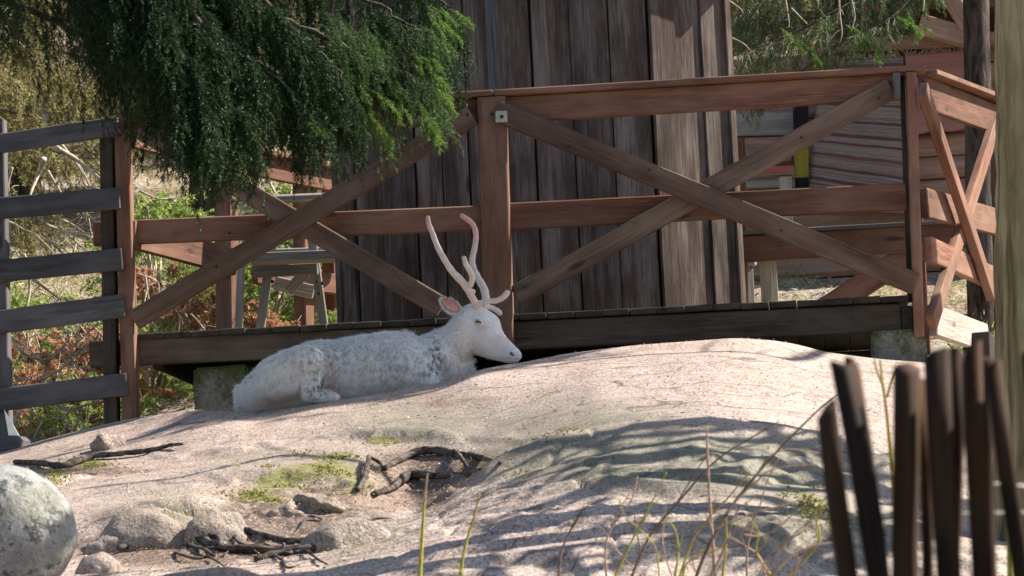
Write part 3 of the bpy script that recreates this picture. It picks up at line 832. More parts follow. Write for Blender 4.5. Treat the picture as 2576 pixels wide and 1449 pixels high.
col = s.ramp(sx.outputs[1], [(0, (.012, .012, .014)), (.13, (.3, .25, .03)), (.45, (.2, .17, .025)), (.56, (.012, .012, .014))], 'CONSTANT')
M['band'] = s.done(col, .9)
me, mt = cloth('band_cloth', [(1994, 262), (2034, 258), (2034, 474), (2000, 476)], .16, M['band'], 8, 30, .008, 5)
r3 = link('banded_cloth', me, mt)
tag(r3, 'narrow black and mustard banded cloth hanging left of the striped rug', 'cloth')

# ================================================================== pale and dark trunks
def trunk_geo(p0, p1, r0, r1, n=24, seg=18, bend=.02, seed=0):
    p0, p1 = Vector(p0), Vector(p1)
    pts = []; rad = []
    for i in range(n + 1):
        t = i / n
        pts.append(p0.lerp(p1, t) + Vector((math.sin(t * 5 + seed), math.cos(t * 4 + seed * 2), 0)) * bend)
        rad.append(r0 + (r1 - r0) * t + (.6 * r0 * math.exp(-t * 14)))
    return tube_geo(pts, rad, seg, True, .03)

# ================================================================== foliage makers
def unit(a): return a / np.maximum(np.linalg.norm(a, axis=-1, keepdims=True), 1e-9)
def needles_on(A, B, k, ln, wd, r, spread=.9, taper=True):
    """k needles on each segment A->B: returns triangle soup"""
    n = len(A)
    t = (np.arange(k)[None] + r.random((n, k))) / k
    base = A[:, None] * (1 - t[..., None]) + B[:, None] * t[..., None]
    ax = unit(B - A)[:, None]
    rad = r.normal(size=(n, k, 3)); rad = unit(rad - (rad * ax).sum(-1, keepdims=True) * ax)
    d = unit(ax * .75 + rad * spread)
    l_ = ln * (.65 + .6 * r.random((n, k, 1)))
    side = unit(np.cross(d, r.normal(size=(n, k, 3))))
    w = wd * .5
    v = np.stack([base - side * w, base + side * w, base + d * l_], 2).reshape(-1, 3)
    return v
def strands(starts, dirs, L, r, m=14, tw=.07, k=16, ln=.016, wd=.003, droop=.9, kax=5, tips=None):
    """drooping branchlets with side twigs and needles; returns soup, stem segments"""
    starts = np.asarray(starts, float); dirs = unit(np.asarray(dirs, float)); L = np.asarray(L, float)
    S = len(starts)
    down = np.array([0, 0, -1.0])
    nseg = 6
    tt = np.linspace(0, 1, nseg + 1)
    bendy = r.normal(size=(S, 3)) * .07
    def at(t):
        t = np.asarray(t)
        return starts[:, None] + L[:, None, None] * (dirs[:, None] * (t - .45 * droop * t ** 2)[..., None] + down * (droop * .75 * t ** 1.6)[..., None] + bendy[:, None] * (t ** 2)[..., None])
    ax = at(np.broadcast_to(tt, (S, nseg + 1)))
    soup = [needles_on(ax[:, i], ax[:, i + 1], kax, ln, wd, r) for i in range(nseg)]
    tj = (np.arange(m)[None] + r.random((S, m))) / m
    tj = .06 + .92 * tj
    p = at(tj); p2 = at(np.clip(tj + .02, 0, 1.05)); tan = unit(p2 - p)
    rad = r.normal(size=(S, m, 3)); rad = unit(rad - (rad * tan).sum(-1, keepdims=True) * tan)
    d = unit(tan * .8 + rad * .65 + down * .55)
    ln_t = tw * (1.15 - .75 * tj)[..., None] * (.6 + .8 * r.random((S, m, 1)))
    q_ = p + d * ln_t
    soup.append(needles_on(p.reshape(-1, 3), q_.reshape(-1, 3), k, ln, wd, r))
    segs = (np.concatenate([ax[:, :-1].reshape(-1, 3), p.reshape(-1, 3)]), np.concatenate([ax[:, 1:].reshape(-1, 3), q_.reshape(-1, 3)]))
    return np.concatenate(soup), segs
def soup_mesh(name, v):
    return trimesh(name, v, np.arange(len(v)).reshape(-1, 3))
def stem_soup(segs, w, r):
    A, B = segs
    d = unit(B - A); s_ = unit(np.cross(d, r.normal(size=d.shape))) * w
    return np.stack([A - s_, A + s_, B], 1).reshape(-1, 3)
def limb_points(p0, d0, L, r, sag=.25, n=10):
    d0 = Vector(d0).normalized()
    pts = []
    for i in range(n + 1):
        t = i / n
        pts.append(Vector(p0) + d0 * L * t + Vector((0, 0, -sag * L * t ** 1.6 + .12 * L * max(0, t - .75))) + Vector((r.normal() * .012, r.normal() * .012, r.normal() * .012)) * L * t)
    return pts
def spruce(name, label, base, H, rng_, z_lo, z_hi, nl, Lmax, per, mat, fresh=None, fine=True, group=None, tr=.16, azr=None, sl=(.3, .65), only=None, coarse=1.0, droop=.9, top=None):
    """a spruce: trunk, limbs and needle-covered hanging branchlets between two heights"""
    t = thing(name, label, 'tree', base, group)
    b = Vector(base)
    V, Fc = trunk_geo(b + Vector((0, 0, -.3)), b + Vector((0, 0, H)), tr, .03, 20, 12, .03, rng_.random() * 6)
    link('trunk', mesh('trunk', V, Fc, True), M['bark_spruce'], t)
    geos = []; st, di, Ls = [], [], []
    for i in range(nl):
        f = (i + rng_.random()) / nl
        z = z_lo + (z_hi - z_lo) * f
        az = rng_.uniform(*(azr or (0, 2 * math.pi)))
        env = max(.12, 1 - max(0., (z - z_lo)) / (H * 1.02 - z_lo)) if top is None else top(f)
        L = Lmax * env * rng_.uniform(.75, 1.1)
        d0 = Vector((math.cos(az), math.sin(az), rng_.uniform(-.12, .12)))
        pts = limb_points(b + Vector((0, 0, z)), d0, L, rng_)
        geos.append(tube_geo(pts, [max(.004, .028 * L / 2.5 * (1 - .9 * k / 10)) for k in range(11)], 6))
        for j in range(int(per * L)):
            u = rng_.uniform(.18, 1.0); k = u * 10; a = int(min(k, 9)); p = pts[a].lerp(pts[a + 1], k - a)
            sd = rng_.choice([-1, 1])
            perp = Vector((-math.sin(az), math.cos(az), 0)) * sd
            dd = perp * rng_.uniform(.3, 1.0) + d0 * rng_.uniform(.3, .9) + Vector((0, 0, rng_.uniform(-.5, .15)))
            if only is not None and not only(p): continue
            st.append(p); di.append(dd); Ls.append(rng_.uniform(*sl) * (1.1 - .35 * u))
    V, Fc = merge(geos)
    link('limbs', mesh('limbs', V, Fc, True), M['bark_spruce'], t)
    if st:
        kw = dict(m=14, tw=.09, k=15, ln=.017, wd=.0034) if fine else dict(m=9, tw=.13 * coarse, k=9, ln=.034 * coarse, wd=.0095 * coarse, kax=4)
        sp, segs = strands(np.array([tuple(p) for p in st]), np.array([tuple(p) for p in di]), np.array(Ls), rng_, droop=droop, **kw)
        link('crown', soup_mesh('crown', sp), mat, t)
        link('twigs', soup_mesh('twigs', stem_soup(segs, .0022 if fine else .004, rng_)), M['twig'], t)
    return t
def copy_thing(t, loc, rz, s, label, group=None):
    c = t.copy(); COL.objects.link(c)
    c.location = loc; c.rotation_euler = (0, 0, rz); c.scale = (s, s, s)
    c['label'] = label
    if group: c['group'] = group
    for ch in t.children:
        o = ch.copy(); COL.objects.link(o); o.parent = c
        o.matrix_parent_inverse = ch.matrix_parent_inverse.copy()
    return c

# ---- the big spruce whose branches hang into the top left of the picture
r5 = np.random.default_rng(5)
YS = 16.0
tree_base = Vector((-5.2, 15.6, 2.0))
big = thing('spruce_tree', 'large dark spruce hanging its drooping branches in front of the deck at left', 'tree', tree_base)
V, Fc = trunk_geo(tree_base + Vector((0, 0, -.4)), tree_base + Vector((0, 0, 11)), .24, .1, 24, 16, .04, 1)
link('trunk', mesh('trunk', V, Fc, True), M['bark_spruce'], big)
# branch ends aimed for: (photo x, photo y, distance) where limbs run; strands hang from them
limbs = []
def limb(z0, pts, r0=.03, dens=26, sl=(.3, .7), hang=1.0):
    start = tree_base + Vector((0, 0, z0))
    path = [tuple(start)] + [tuple(P(*p)) for p in pts]
    sm = [Vector(p) for p in smooth_path(path, 8)]
    limbs.append((sm, r0, dens, sl, hang))
limb(4.0, [(-600, -180, 15.7), (-150, -60, 15.8), (150, 60, 15.9), (420, 170, 15.9), (620, 300, 15.8)], .035, 34, (.3, .6))
limb(4.6, [(-500, -300, 15.9), (50, -160, 16.0), (350, 10, 16.1), (560, 110, 16.0), (760, 210, 15.9), (880, 250, 15.8)], .04, 44, (.3, .55))
limb(4.9, [(-400, -420, 16.2), (200, -260, 16.3), (520, -60, 16.3), (760, 70, 16.2), (930, 150, 16.1), (1060, 205, 16.0)], .04, 44, (.22, .42))
limb(5.2, [(-300, -520, 16.4), (300, -380, 16.5), (620, -170, 16.5), (830, -40, 16.4), (990, 40, 16.3), (1110, 110, 16.2)], .035, 34, (.3, .6))
limb(5.2, [(-300, -560, 16.1), (300, -330, 16.0), (480, -120, 15.8), (560, 60, 15.7), (600, 200, 15.6)], .03, 44, (.35, .7))
limb(4.8, [(-300, -460, 15.7), (150, -250, 15.6), (330, -90, 15.5), (400, 60, 15.5), (440, 200, 15.45)], .03, 40, (.35, .7))
limb(4.4, [(-500, -260, 15.5), (0, -200, 15.5), (270, -60, 15.5), (500, 60, 15.5), (700, 200, 15.5), (790, 290, 15.5)], .03, 40, (.35, .65))
if 0: limb(3.8, [(-700, 0, 15.4), (-250, 40, 15.4), (-60, 150, 15.4), (60, 260, 15.4)], .025, 16, (.2, .45))
limb(5.6, [(-200, -640, 16.6), (400, -480, 16.8), (760, -260, 16.7), (950, -120, 16.6), (1080, -30, 16.5), (1130, 30, 16.4)], .03, 26, (.25, .5))
limb(4.9, [(-300, -420, 15.5), (250, -260, 15.4), (430, -60, 15.35), (520, 90, 15.3), (560, 230, 15.3), (590, 320, 15.3)], .03, 40, (.3, .6))
limb(4.9, [(-300, -440, 15.6), (350, -260, 15.6), (600, -60, 15.6), (720, 60, 15.6), (800, 140, 15.6), (860, 200, 15.6)], .03, 40, (.25, .45))
limb(4.7, [(-300, -420, 15.3), (200, -260, 15.3), (380, -40, 15.25), (450, 130, 15.2), (490, 260, 15.2), (520, 340, 15.2)], .03, 40, (.3, .55))
limb(4.2, [(-500, -200, 15.2), (-100, -90, 15.2), (120, -40, 15.2), (320, 40, 15.25), (500, 160, 15.3)], .03, 30, (.3, .55))
BOT = ([-400, 0, 80, 150, 270, 350, 430, 520, 590, 640, 720, 780, 840, 920, 990, 1060, 1120, 1150], [330, 330, 480, 380, 350, 420, 455, 480, 470, 432, 420, 398, 378, 388, 335, 325, 250, 120])
def topix1(p):
    d = p - Vector((0, 0, CAM_Z)); z = d.dot(F)
    return 1288 + d.dot(RT) / z * FD, 724.5 - d.dot(UP) / z * FD
geos, st, di, Ls = [], [], [], []
for sm, r0, dens, sl, hang in limbs:
    n = len(sm)
    sm = [q_ + Vector((r5.normal(), r5.normal(), r5.normal())) * .012 for q_ in sm]
    geos.append(tube_geo(sm, [max(.004, r0 * (1 - .93 * i / n)) for i in range(n)], 6))
    for i in range(n - 1):
        if i < 8: continue
        seg = sm[i + 1] - sm[i]
        f = i / n
        for j in range(max(1, int(dens * seg.length * 3.4))):
            p = sm[i].lerp(sm[i + 1], r5.random())
            if p.x < -2.05 and r5.random() < .72: continue
            if p.x > -.95 and r5.random() < .4: continue
            dr = seg.normalized()
            perp = dr.cross(Vector((0, 0, 1))).normalized() * r5.choice([-1, 1])
            st.append(tuple(p)); di.append(tuple(perp * r5.uniform(.2, .9) + dr * r5.uniform(.2, .8) + Vector((0, 0, r5.uniform(-.7, .2)))))
            q2 = topix1(p); lim = np.interp(q2[0], *BOT) + r5.normal() * 14
            Lw = r5.uniform(*sl) * (1.1 - .5 * f); Lmax_ = (lim - q2[1]) * 16 / FD / .9
            if Lmax_ < .06: st.pop(); di.pop(); continue
            Ls.append(min(Lw, Lmax_))
V, Fc = merge(geos)
link('limbs', mesh('limbs', V, Fc, True), M['bark_spruce'], big)
sp, segs = strands(st, di, Ls, r5, m=13, tw=.095, k=17, ln=.021, wd=.0046, droop=1.15)
link('crown', soup_mesh('crown', sp), M['spruce'], big)
link('twigs', soup_mesh('twigs', stem_soup(segs, .0016, r5)), M['sprucetwig'], big)
# fresh light-green sprays at the ends on the right side
fs, fd, fL = [], [], []
def spray(a, b, n, L, dep):
    for k in range(n):
        t = (k + r5.random()) / n
        x = a[0] + (b[0] - a[0]) * t; y = a[1] + (b[1] - a[1]) * t
        fs.append(tuple(P(x, y, dep + r5.normal() * .12)))
        dx, dy = b[0] - a[0], b[1] - a[1]
        h = math.hypot(dx, dy)
        d = RT * (dx / h) - UP * (dy / h)
        fd.append(tuple(d + Vector((r5.normal() * .25, r5.normal() * .25, r5.normal() * .25 - .1)))); fL.append(L * r5.uniform(.7, 1.2))
spray((1060, 8), (1160, 30), 5, .13, 16.2); spray((1070, 30), (1120, 60), 4, .13, 16.1); spray((1075, 55), (1110, 90), 3, .14, 16.2)
spray((1040, 130), (1085, 150), 4, .11, 16.0); spray((1080, 180), (1110, 200), 4, .09, 16.0); spray((1085, 215), (1125, 240), 5, .09, 15.9)
spray((1050, 250), (1085, 300), 6, .12, 15.9); spray((1070, 300), (1095, 330), 4, .1, 15.9); spray((920, 280), (960, 330), 5, .14, 15.9)
spray((900, 210), (1000, 260), 5, .14, 15.7); spray((740, 290), (800, 320), 3, .12, 15.5)
sp, segs = strands(fs, fd, fL, r5, m=9, tw=.05, k=14, ln=.017, wd=.0036, droop=.45)
link('fresh_shoots', soup_mesh('fresh', sp), M['fresh'], big)
# mid green outer strands towards the tips on the right
st2, di2, L2 = [], [], []
for k in range(150):
    x = r5.uniform(800, 1085); y = r5.uniform(20, 250) + (x - 800) * .12
    if x > 1000 and y > 260: continue
    st2.append(tuple(P(x, y, r5.uniform(15.75, 16.5)))); di2.append(tuple(RT * r5.uniform(.1, .9) + F * r5.normal() * .5 - UP * r5.uniform(.1, .6))); L2.append(r5.uniform(.16, .38))
sp, segs = strands(st2, di2, L2, r5, m=13, tw=.07, k=14, ln=.017, wd=.0034, droop=.8)
link('outer_sprays', soup_mesh('outer', sp), M['mid'], big)
link('twigs', soup_mesh('twigs', stem_soup(segs, .0016, r5)), M['sprucetwig'], big)

# ---- spruce at top right in front of the cabin
r6 = np.random.default_rng(6)
sb = Vector((4.6, 22.3, 3.6))
rs = thing('spruce_tree', 'green spruce with bare pale twigs hanging down in front of the log cabin', 'tree', sb)
V, Fc = trunk_geo(sb + Vector((0, 0, -.4)), sb + Vector((0, 0, 8)), .16, .05, 20, 14, .03, 2)
link('trunk', mesh('trunk', V, Fc, True), M['bark_spruce'], rs)
geos, st, di, Ls = [], [], [], []
def rlimb(z0, pts, dens, sl, r0=.025):
    path = [tuple(sb + Vector((0, 0, z0)))] + [tuple(P(*p)) for p in pts]
    sm = [Vector(p) for p in smooth_path(path, 8)]; n = len(sm)
    geos.append(tube_geo(sm, [max(.004, r0 * (1 - .93 * i / n)) for i in range(n)], 6))
    for i in range(6, n - 1):
        seg = sm[i + 1] - sm[i]
        if i < 9: continue
        for j in range(max(1, int(dens * seg.length * 3.2))):
            p = sm[i].lerp(sm[i + 1], r6.random()); dr = seg.normalized()
            perp = dr.cross(Vector((0, 0, 1))).normalized() * r6.choice([-1, 1])
            st.append(tuple(p)); di.append(tuple(perp * r6.uniform(.2, .9) + dr * r6.uniform(.2, .8) + Vector((0, 0, r6.uniform(-.6, .2))))); Ls.append(r6.uniform(*sl))
rlimb(4.0, [(2480, -330, 21.6), (2330, -150, 21.2), (2200, -30, 21.0), (2080, 40, 20.9), (1980, 90, 20.9), (1880, 130, 20.9)], 24, (.2, .42))
rlimb(4.3, [(2480, -400, 21.8), (2300, -250, 21.5), (2100, -110, 21.3), (1950, -20, 21.2), (1840, 50, 21.3)], 26, (.25, .45))
rlimb(3.8, [(2500, -300, 21.4), (2380, -120, 21.0), (2290, 0, 20.8), (2220, 60, 20.7), (2150, 90, 20.7)], 15, (.15, .3))
rlimb(4.5, [(2450, -480, 22.0), (2250, -350, 21.9), (2020, -180, 21.8), (1880, -60, 21.7), (1800, 10, 21.8)], 26, (.3, .5))
rlimb(3.5, [(2500, -250, 21.9), (2350, -80, 21.7), (2150, 80, 21.5), (2000, 190, 21.5), (1900, 245, 21.5)], 10, (.12, .26))
V, Fc = merge(geos)
link('limbs', mesh('limbs', V, Fc, True), M['bark_spruce'], rs)
sp, segs = strands(st, di, Ls, r6, m=13, tw=.085, k=13, ln=.02, wd=.0045, droop=.9)
link('crown', soup_mesh('crown', sp), M['mid'], rs)
link('twigs', soup_mesh('twigs', stem_soup(segs, .0025, r6)), M['dead'], rs)
fs, fd, fL = [], [], []
spray((2250, 40), (2310, 60), 5, .14, 20.7); spray((2280, 20), (2300, 70), 3, .12, 20.7); spray((2120, 60), (2180, 90), 6, .14, 20.8); spray((2180, 80), (2200, 120), 4, .12, 20.7)
spray((1950, 60), (2050, 130), 8, .15, 20.8); spray((2020, 110), (2060, 150), 5, .14, 20.8)
sp, segs = strands(fs, fd, fL, r6, m=9, tw=.06, k=12, ln=.02, wd=.0045, droop=.5)
link('fresh_shoots', soup_mesh('fresh', sp), M['fresh'], rs)
for path in ([(2110, -20), (2112, 30), (2118, 80), (2112, 110)], [(2325, -10), (2322, 30)], [(2140, -10), (2150, 40), (2145, 70), (2160, 62)], [(2080, 110), (2100, 85), (2120, 72)], [(1830, 0), (1860, 20), (1870, 35)], [(1975, -5), (1985, 60), (1978, 70)], [(1840, 95), (1870, 110), (1890, 130)], [(2020, 5), (2050, -5), (2060, 12)], [(1990, 20), (2030, 60)]):
    sm = smooth_path([tuple(P(x, y, 20.65)) for x, y in path], 5)
    V, Fc = tube_geo(sm, [.007 * (1 - .7 * i / len(sm)) for i in range(len(sm))], 5)
    link('dead_twig', mesh('dead_twig', V, Fc, True), M['dead'], rs)

# ---- trunks on the right
V, Fc = trunk_geo(P(2468, 1000, 21.8) + Vector((0, 0, -.7)), P(2425, -2300, 21.8), .10, .06, 60, 20, .02, 3)
ptn = thing('pine_tree', 'dark rough pine trunk standing behind the side railing', 'tree', P(2468, 1000, 21.8))
link('trunk', mesh('trunk', V, Fc, True), M['bark_pine'], ptn)
pb = P(2425, -2300, 21.8)
st, di, Ls = [], [], []
for k in range(240):
    a_ = r6.uniform(0, 6.28); rr_ = r6.uniform(.1, 1.0)
    st.append((pb.x + math.cos(a_) * rr_, pb.y + math.sin(a_) * rr_, pb.z + r6.uniform(-.3, 1.6))); di.append((math.cos(a_), math.sin(a_), .3)); Ls.append(.35)
sp, segs = strands(st, di, Ls, r6, m=8, tw=.14, k=9, ln=.05, wd=.008, droop=.2)
link('crown', soup_mesh('crown', sp), M['mid'], ptn)
s0 = P(2668, 1750, 12.0); s1 = P(2620, -700, 12.0)
ft = thing('tree', 'thick pale olive tree trunk at the edge of the view beside the picket fence', 'tree', s0)
V, Fc = trunk_geo(s0, s1, .215, .20, 40, 28, .012, 4)
link('trunk', mesh('trunk', V, Fc, True), M['bark_pale'], ft)
for k in range(5):
    a_ = 1.1 + k * 1.25
    pts = limb_points(s1 + Vector((0, 0, -.1 - .25 * k + .6)), (math.cos(a_), math.sin(a_), .5), 1.6, r6, -.1)
    V, Fc = tube_geo(pts, [.05 * (1 - .085 * i) for i in range(11)], 7)
    link('limb', mesh('limb', V, Fc, True), M['bark_pale'], ft)

# ---- trees just outside the picture on the right: their shade lies on the deer and the rock
shade_pts = []
def on_ray(xd, yd, Y, t):
    return P(xd, yd, Y) + SUN_DIR * t
def shade_tree(name, label, base, H, targets, mat, n_each, sl, spread, dens_m=12):
    t = thing(name, label, 'tree', base)
    b = Vector(base)
    V, Fc = trunk_geo(b + Vector((0, 0, -.4)), b + Vector((0, 0, H)), .17, .05, 20, 12, .03, 2)
    link('trunk', mesh('trunk', V, Fc, True), M['bark_spruce'], t)
    geos, st, di, Ls = [], [], [], []
    r = np.random.default_rng(17)
    for tg in targets:
        z0 = min(tg.z + .25, H + b.z - .2)
        s_ = Vector((b.x, b.y, z0))
        pts = [s_.lerp(tg, k / 8) + Vector((0, 0, .12 * math.sin(k / 8 * 3.1))) for k in range(9)]
        geos.append(tube_geo(pts, [.03 * (1 - .1 * k) for k in range(9)], 5))
        for j in range(n_each):
            p = tg + Vector((r.normal() * spread, r.normal() * spread, r.normal() * spread * .7))
            st.append(tuple(p)); di.append((r.normal(), r.normal(), r.normal() * .3)); Ls.append(r.uniform(*sl))
    V, Fc = merge(geos); link('limbs', mesh('limbs', V, Fc, True), M['bark_spruce'], t)
    if st:
        sp, segs = strands(st, di, Ls, r, m=dens_m, tw=.13, k=9, ln=.035, wd=.011, droop=.8, kax=4)
        link('crown', soup_mesh('crown', sp), mat, t)
    return t
# dense spruce shading the deer and the front railing
tg = []
for (xd, yd) in [(610, 970), (660, 930), (720, 900), (780, 890), (840, 880), (910, 865), (980, 860), (1040, 870), (1100, 875), (1150, 850), (1195, 835), (1240, 850), (1280, 880), (650, 990), (730, 960), (810, 950), (890, 940), (970, 935), (1050, 930), (1120, 920)]:
    tg.append(on_ray(xd, yd, 16.7, 7.2 + random.uniform(-.4, .4)))
shade_spruce = shade_tree('spruce_tree', 'dense spruce standing beyond the right edge, shading the reindeer', (5.6, 18.7, 3.0), 8.0, tg, M['mid'], 24, (.2, .4), .15)
# sparse branches drawing streaks of shade over the rock
r8 = np.random.default_rng(8)
bt = thing('birch_tree', 'bare thin-branched tree beyond the right edge, streaking the rock with shade', 'tree', (4.6, 13.6, 1.4))
V, Fc = trunk_geo(Vector((4.6, 13.6, .9)), Vector((4.7, 13.6, 9.2)), .11, .03, 24, 12, .05, 5)
link('trunk', mesh('trunk', V, Fc, True), M['bark_spruce'], bt)
geos = []
def shadow_branch(pix, t, r_, geos=geos, rootxy=(4.6, 13.6)):
    """a branch of the tree whose shade runs through these points of the rock"""
    pts = []
    for (xd, yd) in pix:
        g, gy_ = ground_at(xd, yd)
        pts.append(g + SUN_DIR * t)
    root = Vector((*rootxy, min(8.8, max(p.z for p in pts) + .3)))
    pts = [tuple(p) for p in pts]
    near = min((pts[0], pts[-1]), key=lambda p: (Vector(p) - root).length)
    if near is pts[0]: pts = [tuple(root)] + pts
    else: pts = [tuple(root)] + pts[::-1]
    sm = smooth_path(pts, 6); n = len(sm)
    V, Fc = tube_geo(sm, [r_ * (1.3 - .8 * i / n) for i in range(n)], 6, True, .15)
    geos.append((V, Fc))
    for i in range(6, n - 1, 4):
        p = Vector(sm[i]); q = p + Vector((r8.normal() * .25, r8.normal() * .25, r8.normal() * .15))
        geos.append(tube_geo([p, p.lerp(q, .5) + Vector((0, 0, .03)), q], [r_ * .4, r_ * .3, r_ * .12], 4))
for pix, r_ in [([(1180, 1198), (1400, 1112), (1650, 1070), (1850, 1064), (2050, 1085)], .04), ([(1150, 1270), (1400, 1170), (1700, 1115), (1950, 1110), (2150, 1140)], .03), ([(1130, 1300), (1350, 1225), (1600, 1165), (1900, 1150)], .028), ([(1250, 1310), (1500, 1240), (1800, 1215), (2050, 1235)], .03), ([(1300, 1290), (1500, 1265), (1750, 1250), (2000, 1275), (2200, 1310)], .035),
               ([(1000, 1400), (1250, 1360), (1500, 1345), (1800, 1330), (2100, 1370)], .04), ([(1300, 1420), (1600, 1390), (1900, 1380), (2100, 1420)], .035), ([(900, 1440), (1200, 1420), (1500, 1430)], .03), ([(1700, 1290), (1900, 1290), (2100, 1310), (2300, 1350)], .045), ([(1160, 1240), (1350, 1150), (1550, 1105), (1750, 1085), (1950, 1090)], .022), ([(1120, 1285), (1300, 1215), (1500, 1150), (1700, 1135)], .03), ([(1750, 1160), (1950, 1170), (2150, 1190), (2300, 1220)], .03), ([(1450, 1420), (1700, 1360), (1950, 1340), (2150, 1390)], .028), ([(1850, 1440), (2000, 1400), (2200, 1400)], .03), ([(200, 1230), (500, 1190), (800, 1150)], .02)]:
    shadow_branch(pix, 3.6 + r8.uniform(-.2, .2), r_)
V, Fc = merge(geos); link('limbs', mesh('limbs', V, Fc, True), M['twig'], bt)
sg = []
shadow_branch([(1350, 925), (1600, 895), (1850, 885), (2000, 905)], 5.2, .03, sg, (5.6, 18.7))
shadow_branch([(420, 1075), (600, 1055), (900, 1008), (1150, 962)], 6.2, .02, sg, (5.6, 18.7))
V, Fc = merge(sg); link('bare_limbs', mesh('limbs', V, Fc, True), M['bark_spruce'], shade_spruce)

# ---- background spruces and bushes on the hillside
r9 = np.random.default_rng(9)
def hz(X, Y): return float(hill_z(np.array([X]), np.array([Y]))[0])
p0 = P(60, 300, 24.0)
bgA = spruce('spruce_tree', 'sunlit olive spruce with hanging branches behind the grey fence', (-4.3, 25.0, hz(-4.3, 25.0)), 7.5, r9, .9, 6.2, 64, 1.5, 26, M['olive'], fine=False, group='olive spruces on the hillside', sl=(.3, .7))
names = ['olive spruce on the hillside behind the grey board fence']
spots = [(-4.9, 25.2, 2.2, 1.0), (-6.5, 24.5, 4.1, 1.05), (-2.6, 28.6, .6, 1.0), (-4.4, 29, 2.7, 1.2), (-.9, 32.5, 3.9, 1.2), (1.2, 35, 1.9, 1.3), (4.2, 36.5, 4.4, 1.3), (-6.5, 31, 1.1, 1.4), (7.6, 34, 5.5, 1.3), (2.9, 28.2, 2.1, .85), (4.6, 29.2, .4, .95), (1.7, 29.6, 5.0, .9), (-8.5, 29, 1.3, 1.4), (8.8, 27, 2.4, 1.3), (-10.5, 25, 3.0, 1.2)]
bgA['label'] = 'sunlit olive spruce with hanging branches on the hillside behind deck and fence'
for (x_, y_, rz_, s_) in spots:
    copy_thing(bgA, (x_, y_, hz(x_, y_) - .1), rz_, s_, bgA['label'], bgA['group'])
def bush(name, label, mat, base, R, H, n, r, ln, wd, upr=.6, group=None, cat='bush', coarse=1.):
    t = thing(name, label, cat, base, group)
    b = np.array(base)
    a_ = r.uniform(0, 2 * math.pi, n); rr_ = R * np.sqrt(r.random(n)) * .75; hh = H * r.random(n) ** .8
    env = np.sqrt(np.clip(1 - (hh / H) ** 2, .05, 1))
    stt = np.stack([b[0] + np.cos(a_) * rr_ * env, b[1] + np.sin(a_) * rr_ * env, b[2] + hh * .9], -1)
    dd = np.stack([np.cos(a_), np.sin(a_), np.full(n, upr) + r.normal(size=n) * .3], -1)
    sp, segs = strands(stt, dd, r.uniform(.14, .34, n) * coarse, r, m=8, tw=.09 * coarse, k=8, ln=ln, wd=wd, droop=.35, kax=4)
    link('foliage', soup_mesh('foliage', sp), mat, t)
    g = []
    for k in range(9):
        an = r.uniform(0, 6.28); q = Vector(base) + Vector((math.cos(an) * R * .6, math.sin(an) * R * .6, H * r.uniform(.6, .95)))
        mid = Vector(base).lerp(q, .5) + Vector((r.normal() * .06, r.normal() * .06, .04))
        g.append(tube_geo([Vector(base) + Vector((0, 0, -.1)), mid, q], [.014, .01, .003], 5))
    V, Fc = merge(g); link('stems', mesh('stems', V, Fc, True), M['dead'], t)
    return t
gA = 'green bushes behind the deck and fence'
b1 = bush('bush', 'bright green sunlit bush growing on the hillside behind the deck and grey fence', M['bush'], (-1.75, 22.9, hz(-1.75, 22.9)), .38, .75, 120, r9, .028, .011, group=gA)
for (x_, y_, rz_, s_) in [(-2.45, 22.0, 1, .8), (-2.1, 23.4, 2, 1.1), (-2.9, 22.6, 3, 1.1), (-1.25, 23.3, 4, .9), (-3.3, 21.3, 5, .8), (-3.6, 23.0, .5, 1.2), (-2.75, 20.7, 1.6, .62), (-3.0, 20.0, 2.6, .5), (-1.5, 24.6, 3.4, 1.3), (-3.9, 22.0, 4.7, 1.0), (-.9, 24.0, 5.8, 1.1), (-2.6, 24.2, .9, 1.4), (-2.35, 20.4, 2.9, .5), (-1.15, 22.3, 3.9, .55), (-2.9, 19.3, .2, .42), (-4.3, 20.6, 4.2, .8), (-2.0, 21.6, 5.2, .55), (-3.4, 19.8, 2.0, .5)]:
    copy_thing(b1, (x_, y_, hz(x_, y_) - .05), rz_, s_, b1['label'], gA)
gR = 'russet bushes behind the grey fence'
b2 = bush('dead_bush', 'russet brown leafless bush with hanging dead leaves behind the grey fence', M['russet'], (-2.7, 21.6, hz(-2.7, 21.6)), .34, .7, 46, r9, .035, .018, .1, gR)
for (x_, y_, rz_, s_) in [(-3.2, 22.1, 1, 1.1), (-2.95, 20.9, 2, .9), (-2.2, 22.7, 3, 1), (-3.5, 21.6, 4, 1.2), (-1.9, 22.2, 5, .9), (-2.6, 19.6, .7, .6), (-2.05, 19.9, 1.9, .55), (-2.45, 23.3, 2.2, 1.2), (-1.55, 22.1, 3.1, .6)]:
    copy_thing(b2, (x_, y_, hz(x_, y_) - .03), rz_, s_, b2['label'], gR)
